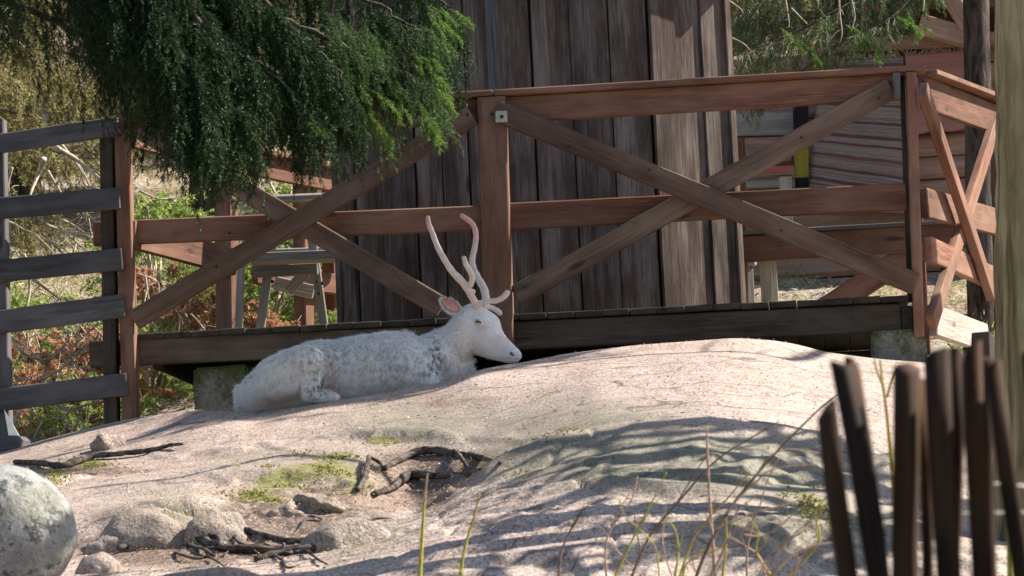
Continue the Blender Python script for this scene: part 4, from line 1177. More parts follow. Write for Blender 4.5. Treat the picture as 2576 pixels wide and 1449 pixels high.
# tangles of dead branches
def dead_branch(pix, Y, r0, label=None):
    sm = smooth_path([tuple(P(x, y, Y + dy)) for (x, y, dy) in pix], 5); n = len(sm)
    V, Fc = tube_geo(sm, [r0 * (1 - .75 * i / n) for i in range(n)], 6, True, .1)
    g = [(V, Fc)]
    for i in range(3, n - 1, 3):
        p = Vector(sm[i]); d = (Vector(sm[min(i + 1, n - 1)]) - p).normalized()
        q = p + d * .12 + Vector((r9.normal() * .09, r9.normal() * .09, r9.normal() * .09))
        g.append(tube_geo([p, p.lerp(q, .5) + Vector((0, 0, .015)), q], [r0 * .45, r0 * .3, r0 * .12], 5))
    V, Fc = merge(g)
    o = link('dead_branch', mesh('dead_branch', V, Fc, True), M['dead'])
    return tag(o, label or 'thin bleached dead branch in the tangle behind the grey fence', 'branch', 'dead branches behind the grey fence')
DB = [([(140, 370, 0), (190, 400, .1), (240, 440, 0), (262, 460, 0)], 20.2, .020), ([(150, 360, 0), (200, 420, 0), (228, 475, .1)], 20.5, .014), ([(110, 400, 0), (95, 440, .1), (80, 480, 0)], 20.6, .022), ([(120, 430, 0), (150, 480, 0), (165, 500, 0)], 21, .012),
      ([(105, 560, 0), (140, 575, .1), (185, 590, 0)], 20, .014), ([(110, 590, 0), (140, 620, 0), (170, 650, .1), (190, 680, 0)], 20.2, .010), ([(80, 700, 0), (120, 730, 0), (155, 755, 0)], 19.8, .012), ([(60, 640, 0), (75, 720, .1), (65, 800, 0), (75, 880, 0)], 20.4, .014), ([(20, 840, 0), (60, 890, 0), (120, 905, .1), (160, 870, 0)], 19.6, .012),
      ([(130, 1010, 0), (165, 1030, 0), (210, 1020, 0), (265, 1010, .1)], 18.9, .013), ([(195, 1030, 0), (210, 1060, 0), (206, 1085, 0)], 18.9, .007), ([(90, 960, 0), (150, 930, .1), (200, 880, 0), (190, 820, 0)], 19.4, .009), ([(0, 920, 0), (20, 1000, .1), (10, 1080, 0)], 19.3, .02), ([(170, 830, 0), (175, 880, 0), (190, 940, 0)], 19.4, .007),
      ([(345, 690, 0), (380, 700, 0), (400, 720, .1), (395, 800, 0)], 21.6, .008), ([(365, 695, 0), (375, 760, 0), (392, 830, 0)], 21.4, .010), ([(350, 480, 0), (400, 500, 0), (440, 495, .1)], 22, .009), ([(600, 640, 0), (608, 740, 0), (606, 840, .05)], 22.6, .016), ([(612, 750, 0), (640, 790, 0), (650, 815, 0)], 22.5, .007), ([(370, 520, 0), (376, 590, .1), (372, 640, 0)], 22.5, .01), ([(670, 440, 0), (690, 480, 0), (712, 500, .1)], 22.1, .012), ([(30, 420, 0), (20, 470, 0), (35, 520, 0)], 20.6, .012), ([(5, 30, 0), (30, 20, .1), (12, 70, 0), (18, 100, 0)], 19, .008), ([(480, 790, 0), (500, 810, 0), (520, 840, 0)], 21.8, .006), ([(440, 770, 0), (452, 800, 0), (448, 840, 0)], 21.7, .007)]
for (pix, Y_, r_) in DB: dead_branch(pix, Y_, r_)
r10 = np.random.default_rng(10)
for k in range(46):
    x = r10.uniform(0, 255); y = r10.uniform(540, 1080); L = r10.uniform(30, 110); a_ = r10.uniform(-1.4, 1.4)
    Y_ = float(np.interp(y, [540, 1080], [21.5, 19.0])) + r10.uniform(-.3, .4)
    dead_branch([(x, y, 0), (x + L * .5 * math.sin(a_) + r10.normal() * 8, y + L * .5 * math.cos(a_), .05), (x + L * math.sin(a_), y + L * math.cos(a_) + r10.normal() * 8, 0)], Y_, r10.uniform(.004, .010))
# litter of leaves on the hillside
n = 26000
lx = r10.uniform(-6, 6, n); ly = r10.uniform(18.6, 29, n)
lz = hill_z(lx, ly) + .012
c_ = np.stack([lx, ly, lz], -1); u_ = unit(r10.normal(size=(n, 3)) * np.array([1, 1, .5])); w_ = unit(np.cross(u_, r10.normal(size=(n, 3))))
sz = r10.uniform(.012, .035, (n, 1))
vv = np.stack([c_ - u_ * sz, c_ + w_ * sz * .5, c_ + u_ * sz], 1).reshape(-1, 3)
tag(link('leaf_litter', soup_mesh('litter', vv), M['litter']), 'brown and straw-coloured leaf litter scattered over the hillside', 'leaf litter', kind='stuff')
# low green and straw cover on the hillside
n = 9000
lx = r10.uniform(-5, 5, n); ly = r10.uniform(19.0, 29, n)
keep = fbm(np.stack([lx * 1.1, ly * 1.1, lx * 0], -1), 3) > .05
lx, ly = lx[keep], ly[keep]; lz = hill_z(lx, ly); n = len(lx)
A_ = np.stack([lx, ly, lz], -1); B_ = A_ + np.stack([r10.normal(size=n) * .04, r10.normal(size=n) * .04, r10.uniform(.04, .14, n)], -1)
tag(link('ground_cover', soup_mesh('cover', needles_on(A_, B_, 6, .05, .008, r10, .6)), M['bush']), 'low green plants carpeting parts of the hillside', 'plants', kind='stuff')

# ================================================================== the white reindeer
YD_ = 16.78
S_ = YD_ / FD                                  # metres per photo pixel at the deer
def D(x, y, dy=0.0): return P(x, y, YD_ + dy) if dy == 0 else P(x, y, YD_) + Vector((0, dy, 0))
def loft(secs, seg=20):
    """secs: centre (Vector), axis a (Vector, half size), axis b (Vector, half size)"""
    V, Fc = [], []
    for c, a, b in secs:
        for k in range(seg):
            t = 2 * math.pi * k / seg
            V.append(c + a * math.cos(t) + b * math.sin(t))
    for i in range(len(secs) - 1):
        for k in range(seg):
            Fc.append((i * seg + k, i * seg + (k + 1) % seg, (i + 1) * seg + (k + 1) % seg, (i + 1) * seg + k))
    Fc.append(tuple(range(seg - 1, -1, -1))); n = (len(secs) - 1) * seg; Fc.append(tuple(n + k for k in range(seg)))
    return V, Fc
def interp_secs(rows, n=4):
    return smooth_path(rows, n)
YV = Vector((0, 1, 0))
UPd = UP
geo = []
# trunk: x, top, bottom, half depth, depth offset
rows = [(596, 992, 1030, .04, 0), (610, 966, 1045, .10, 0), (640, 932, 1050, .16, 0), (700, 892, 1050, .205, 0), (757, 869, 1046, .215, 0), (800, 859, 1040, .205, 0), (850, 856, 1030, .195, 0), (920, 844, 1022, .21, 0), (975, 837, 1018, .22, 0), (1020, 839, 1012, .22, 0), (1060, 850, 1004, .20, 0), (1100, 858, 996, .17, 0), (1140, 872, 985, .13, 0), (1172, 900, 962, .07, 0)]
secs = []
for (x, t, b, hd, dy) in interp_secs(rows, 4):
    secs.append((D(x, (t + b) / 2, dy), UPd * ((b - t) / 2 * S_), YV * hd))
geo.append(loft(secs, 24))
# neck
rows = [(1062, 920, 66, .17), (1100, 900, 66, .15), (1128, 880, 58, .125), (1150, 858, 49, .10), (1166, 834, 43, .085), (1180, 808, 38, .07)]
secs = []
pr = interp_secs(rows, 4)
for i, (x, y, r, hd) in enumerate(pr):
    a = pr[min(i + 1, len(pr) - 1)]; b = pr[max(i - 1, 0)]
    dx, dy = a[0] - b[0], a[1] - b[1]; h = math.hypot(dx, dy)
    nrm = RT * (dy / h) + UP * (dx / h)                 # perpendicular in the picture
    secs.append((D(x, y), nrm * r * S_, YV * hd))
geo.append(loft(secs, 20))
# head: top point, bottom point, half width
rows = [((1158, 782), (1156, 822), .045), ((1178, 764), (1166, 858), .058), ((1204, 768), (1180, 880), .064), ((1232, 782), (1190, 889), .066), ((1252, 797), (1200, 893), .063), ((1259, 812), (1210, 897), .055), ((1266, 834), (1224, 901), .047), ((1282, 856), (1246, 907), .042), ((1297, 871), (1264, 911), .040), ((1307, 881), (1282, 914), .037), ((1312, 889), (1296, 913), .030), ((1313, 897), (1306, 909), .016)]
flat = [(a[0], a[1], b[0], b[1], w) for a, b, w in rows]
secs = []
for (ax_, ay, bx, by, w) in interp_secs(flat, 4):
    t, b = D(ax_, ay), D(bx, by)
    secs.append(((t + b) / 2, (t - b) / 2, YV * w))
geo.append(loft(secs, 20))
def capsule(a, b, ra, rb, n=10, seg=14):
    a, b = Vector(a), Vector(b)
    ax = (b - a).normalized(); pts, rad = [], []
    for i in range(6):
        t = i / 6; pts.append(a - ax * ra * math.cos(t * math.pi / 2)); rad.append(max(.001, ra * math.sin(t * math.pi / 2)))
    for i in range(n + 1):
        t = i / n; pts.append(a.lerp(b, t)); rad.append(ra + (rb - ra) * t)
    for i in range(1, 7):
        t = i / 6; pts.append(b + ax * rb * math.sin(t * math.pi / 2)); rad.append(max(.001, rb * math.cos(t * math.pi / 2)))
    return tube_geo(pts, rad, seg)
# brows and orbit, cheek
for s_ in (-1, 1):
    geo.append(capsule(D(1196, 803, s_ * .046), D(1214, 806, s_ * .046), .024, .022))
    geo.append(capsule(D(1192, 852, s_ * .03), D(1222, 872, s_ * .026), .036, .028))
    geo.append(capsule(D(1284, 884, s_ * .022), D(1296, 892, s_ * .02), .018, .016))
    # haunch, shin, foot
    geo.append(capsule(D(705, 960, s_ * .14), D(784, 922, s_ * .27), .12, .082))
    geo.append(capsule(D(648, 985, s_ * .09), D(740, 965, s_ * .2), .075, .085))
    geo.append(capsule(D(800, 925, s_ * .265), D(786, 1004, s_ * .285), .062, .034))
    geo.append(capsule(D(782, 1006, s_ * .285), D(852, 1012, s_ * .29), .028, .022))
    # folded forelegs and shoulder
    geo.append(capsule(D(1035, 930, s_ * .12), D(1080, 965, s_ * .15), .12, .07))
    geo.append(capsule(D(1090, 985, s_ * .13), D(990, 1012, s_ * .17), .045, .03))
# tail and pale hind edge
geo.append(capsule(D(606, 985), D(608, 1040), .035, .03))
# chest tuft
geo.append(capsule(D(1160, 925), D(1176, 955), .07, .04))
def remeshed(name, geo_, vox, sm=8, fac=.5):
    V, Fc = merge(geo_)
    me = mesh(name + '_raw', V, Fc)
    o = bpy.data.objects.new(name + '_raw', me); COL.objects.link(o)
    md = o.modifiers.new('r', 'REMESH'); md.mode = 'VOXEL'; md.voxel_size = vox
    ms = o.modifiers.new('s', 'SMOOTH'); ms.iterations = sm; ms.factor = fac
    dg = bpy.context.evaluated_depsgraph_get(); dg.update()
    out = bpy.data.meshes.new_from_object(o.evaluated_get(dg))
    bpy.data.objects.remove(o); bpy.data.meshes.remove(me)
    out.name = name
    out.polygons.foreach_set('use_smooth', [True] * len(out.polygons))
    return out
body_me = remeshed('reindeer_body', geo, .0075, 7)
co = np.zeros(len(body_me.vertices) * 3, np.float32); body_me.vertices.foreach_get('co', co); co = co.reshape(-1, 3).astype(float)
def topix(p):
    d = p - np.array([0, 0, CAM_Z])
    z = d @ Fn
    return 1288 + (d @ RTn) / z * FD, 724.5 - (d @ UPn) / z * FD
def bl(x, y, cx, cy, rx, ry): return np.exp(-(((x - cx) / rx) ** 2 + ((y - cy) / ry) ** 2))
# muzzle notch: press nostrils in
nr = np.zeros(len(co) * 3, np.float32); body_me.vertices.foreach_get('normal', nr); nr = nr.reshape(-1, 3).astype(float)
pxx, pyy = topix(co)
sidef = np.abs(co[:, 1] - YD_)
co -= nr * (.010 * bl(pxx, pyy, 1289, 892, 5, 3.5) * (sidef > .012))[:, None]
co -= nr * (.006 * (bl(pxx, pyy, 1203, 812, 9, 4)))[:, None]
# mouth line
co -= nr * (.004 * np.exp(-((pyy - (905 - (1300 - pxx) * .06)) / 1.8) ** 2) * ((pxx > 1258) & (pxx < 1308)))[:, None]
# fleshy folds on neck, coat lumps on the body
lump = fbm(co * 14, 3) * .003 * np.clip((1120 - pxx) / 80, 0, 1)
co += nr * lump[:, None]
body_me.vertices.foreach_set('co', co.astype(np.float32).ravel())
def tint(x, y):
    mott = .35 * bl(x, y, 800, 950, 35, 55) + .3 * bl(x, y, 770, 900, 70, 40) + .34 * bl(x, y, 1000, 930, 120, 45) + .9 * bl(x, y, 1098, 885, 16, 42) + .5 * bl(x, y, 1090, 930, 30, 40) + .25 * bl(x, y, 880, 890, 120, 40) + .8 * bl(x, y, 800, 985, 22, 30)
    pink = .4 * bl(x, y, 1262, 865, 40, 22) + .75 * bl(x, y, 1213, 824, 12, 7) + .75 * bl(x, y, 700, 1012, 60, 18) + .3 * bl(x, y, 1290, 900, 25, 12) + .7 * bl(x, y, 838, 965, 14, 42)  # skin pink, plus shade painted under the thigh and into the flank crease
    warm = .6 * bl(x, y, 1180, 880, 40, 60) + .6 * bl(x, y, 1150, 900, 40, 60) + .3 * bl(x, y, 1170, 800, 30, 30) + .04
    return np.stack([np.clip(mott, 0, 1), np.clip(pink, 0, 1), np.clip(warm, 0, 1), np.ones_like(x)], -1).astype(np.float32)
tn = tint(pxx, pyy)
ca = body_me.color_attributes.new('tint', 'FLOAT_COLOR', 'POINT'); ca.data.foreach_set('color', tn.ravel())
def fur_mat(name, hairy):
    s = NT(name)
    v = s.coord('Object')
    at = s.n('VertexColor', layer_name='tint'); sep = s.n('SeparateColor'); s.l(at.outputs[0], sep.inputs[0])
    n1 = s.noise(s.coord('Object', (1, 1, .6)), 48, 4, .65); n2 = s.noise(s.coord('Object', (1, 1, .45)), 120, 4, .7); n3 = s.noise(v, 7, 3)
    col = s.ramp(n3, [(.35, (.80, .80, .80)), (.65, (.90, .895, .89))])
    col = s.mix(s.math('MULTIPLY', sep.outputs[2], .7), col, (.76, .66, .55))
    m = s.math('MULTIPLY', s.math('ADD', s.math('MULTIPLY', sep.outputs[0], 1.0), .10), s.ramp(s.math('ADD', s.math('MULTIPLY', n1, .65), s.math('MULTIPLY', n2, .4)), [(.50, 0.0), (.60, 1.0)]))
    col = s.mix(s.math('MULTIPLY', m, .95, True), col, (.11, .105, .11))
    col = s.mix(s.math('MULTIPLY', sep.outputs[1], .8), col, (.60, .36, .31))
    if hairy:
        ge = s.n('NewGeometry')
        col = s.mix(s.math('MULTIPLY', ge.outputs['Random Per Island'], .12), col, (.4, .38, .37))
        s.done(col, .7, None, .2)
    else:
        s.done(col, .85, s.bump(n2, .7, .008, s.bump(n1, .4, .01)), .15)
    return s.m
M['coat'] = fur_mat('white_mottled_coat', False); M['hair'] = fur_mat('white_hair', True)
deer = thing('reindeer', 'white reindeer with velvet antlers lying on the rock with its head up', 'reindeer', D(900, 1030))
body = link('body', body_me, M['coat'], deer)
# hair: short strands lying back along the coat
body_me.calc_loop_triangles()
rh = np.random.default_rng(21)
tri = np.zeros(len(body_me.loop_triangles) * 3, np.int32); body_me.loop_triangles.foreach_get('vertices', tri); tri = tri.reshape(-1, 3)
area = np.linalg.norm(np.cross(co[tri[:, 1]] - co[tri[:, 0]], co[tri[:, 2]] - co[tri[:, 0]]), axis=1)
NH = 95000
pick = rh.choice(len(tri), NH, p=area / area.sum())
w = rh.dirichlet((1, 1, 1), NH)
hp = (co[tri[pick]] * w[..., None]).sum(1); hn = unit((nr[tri[pick]] * w[..., None]).sum(1))
hpx, hpy = topix(hp)
face = np.clip((hpx - 1150) / 25, 0, 1) * (hpy < 915)
flow = np.where(face[:, None] > .5, np.array([-.8, 0, .35]), np.array([-.75, 0, -.55]))
flow = unit(flow - (flow * hn).sum(1, keepdims=True) * hn + rh.normal(size=(NH, 3)) * .2)
mane = bl(hpx, hpy, 1185, 915, 22, 40) + .5 * bl(hpx, hpy, 1000, 838, 90, 12) + .5 * bl(hpx, hpy, 605, 1010, 14, 40)
cl_ = np.stack([fbm(hp * 22 + o_, 2) for o_ in (0, 31.7, 67.1)], -1)
flow = unit(flow + cl_ * .55 * (1 - face)[:, None])
ln = (.012 + .014 * rh.random(NH) * (.6 + .8 * (cl_[:, 0] > .1))) * (1 - .75 * face) + .026 * mane
d = unit(hn * (.32 + .22 * cl_[:, 1:2]) + flow)
d = np.where(mane[:, None] > .5, unit(d + np.array([.3, 0, -.6])), d)
sd = unit(np.cross(d, rh.normal(size=(NH, 3)))) * (.0016 * (1 - .35 * face))[:, None]
hv = np.stack([hp - sd, hp + sd, hp + d * ln[:, None]], 1).reshape(-1, 3)
hm = soup_mesh('coat_hair', hv)
ht = np.repeat(tint(hpx, hpy), 3, axis=0)
ca = hm.color_attributes.new('tint', 'FLOAT_COLOR', 'POINT'); ca.data.foreach_set('color', ht.ravel())
tag(link('coat', hm, M['hair'], deer), kind='stuff')
# eyes: dark globe under pale lids
s = NT('dark_eye'); M['eye'] = s.done((.02, .016, .016), .15, None, .6)
s = NT('pink_lid'); M['lid'] = s.done(s.ramp(s.noise(s.coord('Object'), 60, 3), [(.3, (.58, .42, .36)), (.7, (.74, .62, .55))]), .7)
for s_ in (-1, 1):
    c = D(1204, 811.5, s_ * .0545)
    bm = bmesh.new(); bmesh.ops.create_uvsphere(bm, u_segments=16, v_segments=10, radius=.018)
    me = bpy.data.meshes.new('eye'); bm.to_mesh(me); bm.free(); me.polygons.foreach_set('use_smooth', [True] * len(me.polygons))
    link('eye', me, M['eye'], deer, Matrix.Translation(c))
    for (ox, oy, ex, ey) in ((1192, 809, 1214, 815), (1194, 815, 1212, 818.5)):
        mid = D((ox + ex) / 2, (oy + ey) / 2 - (4.5 if oy < 812 else -1.5), s_ * .069)
        sm = smooth_path([tuple(D(ox, oy, s_ * .058)), tuple(mid), tuple(D(ex, ey, s_ * .058))], 6)
        V, Fc = tube_geo(sm, [.002 + .0042 * math.sin(math.pi * i / (len(sm) - 1)) for i in range(len(sm))], 8)
        link('eyelid', mesh('lid', V, Fc, True), M['lid'], deer)
    c = D(1290, 892, s_ * .034)
    sm = smooth_path([tuple(D(1284, 884, s_ * .034)), tuple(D(1287, 892, s_ * .037)), tuple(D(1294, 896, s_ * .034))], 5)
    V, Fc = tube_geo(sm, [.0012 + .0045 * math.sin(math.pi * i / (len(sm) - 1)) for i in range(len(sm))], 8)
    s = NT('nostril_skin'); nm = s.done((.16, .085, .075), .6)
    link('nostril', mesh('nostril', V, Fc, True), nm, deer)
# ears: cupped leaves
s = NT('pink_ear_inside'); M['earpink'] = s.done(s.ramp(s.noise(s.coord('Object'), 40, 3), [(.3, (.55, .25, .22)), (.7, (.74, .44, .39))]), .7)
def ear(s_):
    nu, nv = 14, 9
    base = D(1157, 786, s_ * .05); tip = D(1110, 758, s_ * .075)
    ax = tip - base; L = ax.length; ax.normalize()
    wv = (UP - ax * UP.dot(ax)).normalized(); nv_ = ax.cross(wv); 
    if nv_.y * s_ < 0: nv_ = -nv_
    V = []
    for i in range(nu):
        t = i / (nu - 1)
        wd = .030 * math.sin(math.pi * (.12 + .80 * t)) ** .7 * (1.0 if t < .9 else .8)
        for j in range(nv):
            u = -1 + 2 * j / (nv - 1)
            V.append(base + ax * L * t + wv * wd * u + nv_ * (-.022 * (1 - u * u) * math.sin(math.pi * (.1 + .85 * t)) + .006))
    Fi = [(i * nv + j, i * nv + j + 1, (i + 1) * nv + j + 1, (i + 1) * nv + j) for i in range(nu - 1) for j in range(nv - 1)]
    cI = sum(V, Vector()) / len(V)
    me_in = mesh('ear_inside', [cI + (v - cI) * .78 + nv_ * .0045 for v in V], Fi, True)
    out = [v - nv_ * .006 for v in V]
    n = len(V); rim = [v + nv_ * .002 for v in V]
    Fo = [tuple(reversed(f)) for f in Fi]
    bord = [j for j in range(nv)] + [i * nv + nv - 1 for i in range(1, nu)] + [(nu - 1) * nv + j for j in range(nv - 2, -1, -1)] + [i * nv for i in range(nu - 2, 0, -1)]
    Fr = [(bord[k], bord[(k + 1) % len(bord)], bord[(k + 1) % len(bord)] + n, bord[k] + n) for k in range(len(bord))]
    me_out = mesh('ear', out + rim, Fo + Fr, True)
    e = link('ear', me_out, M['coat'], deer)
    for mm in (me_out,):
        c = np.array([tuple(v.co) for v in mm.vertices]); a_ = mm.color_attributes.new('tint', 'FLOAT_COLOR', 'POINT')
        tt = np.zeros((len(c), 4), np.float32); tt[:, 2] = .2; tt[:, 1] = .2; tt[:, 3] = 1; a_.data.foreach_set('color', tt.ravel())
    o = link('ear_inside', me_in, M['earpink'], e)
    # hair along the rim
    r = np.random.default_rng(31); bp_ = np.array([tuple(rim[k]) for k in bord])
    idx_ = r.integers(0, len(bp_), 900); p = bp_[idx_] + r.normal(size=(900, 3)) * .003
    cen = np.array(tuple(base + ax * L * .5)); dd = unit(p - cen + r.normal(size=p.shape) * .02)
    sdv = unit(np.cross(dd, r.normal(size=dd.shape))) * .001
    hv_ = np.stack([p - sdv, p + sdv, p + dd * r.uniform(.006, .014, (900, 1))], 1).reshape(-1, 3)
    hm_ = soup_mesh('ear_hair', hv_); a_ = hm_.color_attributes.new('tint', 'FLOAT_COLOR', 'POINT')
    tt = np.zeros((len(hv_), 4), np.float32); tt[:, 2] = .15; tt[:, 3] = 1; a_.data.foreach_set('color', tt.ravel())
    tag(link('ear_hair', hm_, M['hair'], e), kind='stuff')
ear(-1); ear(1)
# antlers in velvet
def velvet(name, pinkz):
    s = NT(name)
    v = s.coord('Object'); a = s.noise(v, 30, 4, .6)
    col = s.ramp(a, [(.3, (.66, .53, .46)), (.7, (.82, .71, .63))])
    ge = s.n('NewGeometry'); sx = s.n('SeparateXYZ'); s.l(ge.outputs['Position'], sx.inputs[0])
    f = s.ramp(s.math('DIVIDE', s.math('SUBTRACT', sx.outputs[2], pinkz[0]), pinkz[1] - pinkz[0]), [(0, 0.0), (1, .8)])
    col = s.mix(f, col, (.70, .33, .33))
    return s.done(col, .9, s.bump(s.noise(v, 160, 3, .7), .5, .004), .1)
za, zb_ = D(1159, 660).z, D(1159, 533).z
M['velvet'] = velvet('antler_velvet', (D(1100, 600).z, D(1080, 540).z)); M['velvet2'] = velvet('pink_antler_velvet', (za, zb_))
def antler(tubes, mat, label):
    g = []
    for pts, rad in tubes:
        sm = smooth_path([(*tuple(D(x, y, dy)), r) for (x, y, dy), r in zip(pts, rad)], 6)
        P3 = [Vector(p[:3]) for p in sm]; R = [max(.002, p[3] * S_ * .9 * (1 + .05 * math.sin(i_ * 1.3))) for i_, p in enumerate(sm)]
        # rounded tip
        e = P3[-1]; dr = (P3[-1] - P3[-2]).normalized(); r_ = R[-1]
        for k in range(1, 6):
            t = k / 5 * math.pi / 2
            P3.append(e + dr * r_ * math.sin(t)); R.append(max(.0008, r_ * math.cos(t)))
        g.append(tube_geo(P3, R, 12))
    me = remeshed('antler', g, .0042, 4)
    a_ = link('antler', me, mat, deer)
    a_['label'] = label
    return a_
antler([([(1206, 778, -.035), (1195, 763, -.045), (1182, 740, -.07), (1165, 716, -.10), (1139, 690, -.13), (1119, 660, -.15), (1102, 628, -.155), (1089, 593, -.15), (1081, 573, -.145), (1079, 557, -.14)], [11, 10.5, 10.5, 11, 10, 9, 8.5, 8, 7.5, 6.5]),
        ([(1172, 726, -.085), (1184, 722, -.10), (1189, 708, -.115), (1185, 693, -.13), (1175, 676, -.14), (1169, 658, -.145)], [9, 9, 8.5, 8.5, 8, 7]),
        ([(1196, 768, -.045), (1222, 762, -.06), (1250, 760, -.07), (1266, 752, -.075), (1276, 741, -.08)], [9, 8, 8, 8.5, 9]),
        ([(1184, 744, -.066), (1190, 738, -.075)], [9, 8])], M['velvet'], 'pale near antler with a forward brow tine')
antler([([(1216, 780, .035), (1222, 752, .045), (1217, 723, .07), (1203, 696, .10), (1190, 668, .125), (1187, 643, .14), (1193, 613, .15), (1196, 583, .15), (1191, 560, .145), (1178, 545, .14), (1161, 534, .135)], [11, 11.5, 11.5, 10.5, 9.5, 9, 8.5, 8.5, 8, 8, 7.5]),
        ([(1222, 768, .045), (1238, 772, .06), (1252, 779, .065), (1257, 785, .065)], [8, 7.5, 8, 8])], M['velvet2'], 'far antler with a pink tip curving back')
for (x, y, a, b) in []: pass

# ================================================================== stones, boulder, roots
def stone(name, label, x, y, rx, ry, seed, mat, dep=None, group=None, sub=4, amp=.26, sink=.45):
    """a facetted, partly buried stone whose visible top sits at the photo point"""
    g, gy_ = ground_at(x, y + ry * .7)
    sc_ = gy_ / FD
    rs_ = np.random.default_rng(int(seed * 101 + 5))
    bm = bmesh.new(); bmesh.ops.create_icosphere(bm, subdivisions=sub, radius=1)
    pl_ = [(Vector(rs_.normal(size=3)).normalized(), rs_.uniform(.62, .92)) for _ in range(11)]
    for v in bm.verts:
        for n_, h_ in pl_:
            d_ = v.co.dot(n_) - h_
            if d_ > 0: v.co -= n_ * d_ * .92
        n = float(fbm(np.array([np.array(v.co) * 1.6 + seed]), 3)[0]) * amp + float(fbm(np.array([np.array(v.co) * 7 + seed]), 3)[0]) * .035
        v.co *= 1 + n
        v.co.x *= rx * 1.15 * sc_; v.co.z *= ry * 1.7 * sc_; v.co.y *= (dep or rx * .9) * 1.2 * sc_
    me = bpy.data.meshes.new('stone'); bm.to_mesh(me); bm.free()
    me.polygons.foreach_set('use_smooth', [True] * len(me.polygons))
    za_ = me.color_attributes.new('zone', 'FLOAT_COLOR', 'POINT'); zv_ = np.zeros((len(me.vertices), 4), np.float32); zv_[:, 0] = .45 if mat is M['mossy'] else .2; zv_[:, 1] = .3; zv_[:, 2] = .45 if mat is M['mossy'] else .3; zv_[:, 3] = 1; za_.data.foreach_set('color', zv_.ravel()); mat = M['rock']
    c = P(x, y + ry * 1.25, gy_ + .03)
    rot = Matrix.Rotation(rs_.uniform(-.15, .2), 4, 'Y')
    o = link(name, me, mat, None, Matrix.Translation(c) @ rot)
    return tag(o, label, 'stone', group)
def stone_mat(name, c1, c2, spot, moss=(.13, .14, .03), mossamt=.5):
    s = NT(name); v = s.coord('Object'); a = s.noise(v, 6, 5, .65); b = s.noise(v, 45, 5, .7); c = s.noise(v, 120, 3, .7)
    col = s.ramp(a, [(.35, c1), (.65, c2)])
    col = s.mix(s.ramp(s.noise(v, 13, 4, .7), [(.53, 0.0), (.6, .85)]), col, spot)
    col = s.mix(s.ramp(c, [(.55, 0.0), (.7, .6)]), col, (.66, .62, .57))
    col = s.mix(s.ramp(b, [(.32, .6), (.45, 0.0)]), col, (.1, .085, .075))
    col = s.mix(s.math('MULTIPLY', s.ramp(s.noise(v, 4, 6, .7), [(.5, 0.0), (.62, 1.0)]), mossamt), col, s.ramp(b, [(.3, sc3(moss, .5)), (.7, sc3(moss, 1.5))]))
    return s.done(col, .85, s.bump(b, .6, .015, s.bump(a, .4, .03)), .25)
M['boulder'] = stone_mat('lichen_boulder', (.19, .195, .19), (.38, .37, .345), (.045, .05, .05), (.10, .11, .035), .5)
M['stone'] = stone_mat('brown_grey_stone', (.30, .235, .19), (.48, .40, .34), (.13, .11, .09), (.14, .15, .04), .35)
M['mossy'] = stone_mat('mossy_grey_stone', (.34, .29, .225), (.50, .43, .35), (.22, .18, .12), (.22, .2, .07), .6)
bd, bY = ground_at(40, 1449)
c = P(-18, 1345, 11.1)
bm = bmesh.new(); bmesh.ops.create_icosphere(bm, subdivisions=5, radius=1)
for v in bm.verts:
    n = float(fbm(np.array([np.array(v.co) * 1.1 + 4]), 3)[0]) * .06 + float(fbm(np.array([np.array(v.co) * 6]), 3)[0]) * .012
    v.co *= 1 + n
    v.co.x *= 205 * 11.1 / FD; v.co.z *= 180 * 11.1 / FD; v.co.y *= .26
me = bpy.data.meshes.new('boulder'); bm.to_mesh(me); bm.free(); me.polygons.foreach_set('use_smooth', [True] * len(me.polygons))
tag(link('boulder', me, M['boulder'], None, Matrix.Translation(c)), 'large rounded grey boulder spotted with dark lichen, resting on the rock', 'boulder')
stone('stone', 'low brown stone lying on the shaded slope below the grey fence', 292, 1104, 55, 28, 1, M['stone'])
stone('stone', 'small pointed dark stone among moss above the root hollow', 722, 1268, 46, 28, 2, M['stone'])
stone('stone', 'squat stone standing between the boulder and the tangled roots', 252, 1412, 60, 44, 3, M['stone'], amp=.1)
stone('stone', 'large mossy slab below the root hollow', 880, 1330, 110, 60, 4, M['mossy'], dep=80, amp=.08)
stone('stone', 'grassy rounded hump of rock above the tangled roots', 385, 1310, 128, 72, 5, M['mossy'], dep=110, amp=.07)
stone('stone', 'grey cracked block of rock beside the grassy hump', 570, 1318, 100, 58, 6, M['mossy'], dep=70, amp=.12)
stone('stone', 'flat pinkish stone in front of the grassy hump', 290, 1358, 70, 38, 7, M['stone'], dep=60)
stone('stone', 'smooth pale rock cushion in front of the tangled roots', 500, 1446, 150, 42, 8, M['stone'], dep=90, amp=.05)
stone('stone', 'mossy stone beneath the arching root', 800, 1250, 70, 20, 10, M['mossy'], dep=50)
stone('pebble', 'tiny dark pebble on the smooth lower rock', 1267, 1391, 8, 6, 11, M['stone'], sub=2)
stone('pebble', 'small brown pebble near the ledge of the lower rock', 1322, 1353, 9, 5, 13, M['stone'], sub=2)
def root(pix, rad, label, lift=.012):
    pts = []
    for (x, y) in pix:
        g, gy_ = ground_at(x, y); pts.append((*tuple(g + Vector((random.uniform(-.012, .012), -.01, lift + random.uniform(-.008, .012)))),))
    sm = smooth_path([(*p, r) for p, r in zip(pts, rad)], 6)
    V, Fc = tube_geo([Vector(p[:3]) for p in sm], [max(.002, p[3] * 10.5 / FD * (1 + .1 * math.sin(i_ * 1.9))) for i_, p in enumerate(sm)], 10, True, .2)
    return tag(link('root', mesh('root', V, Fc, True), M['root']), label, 'root')
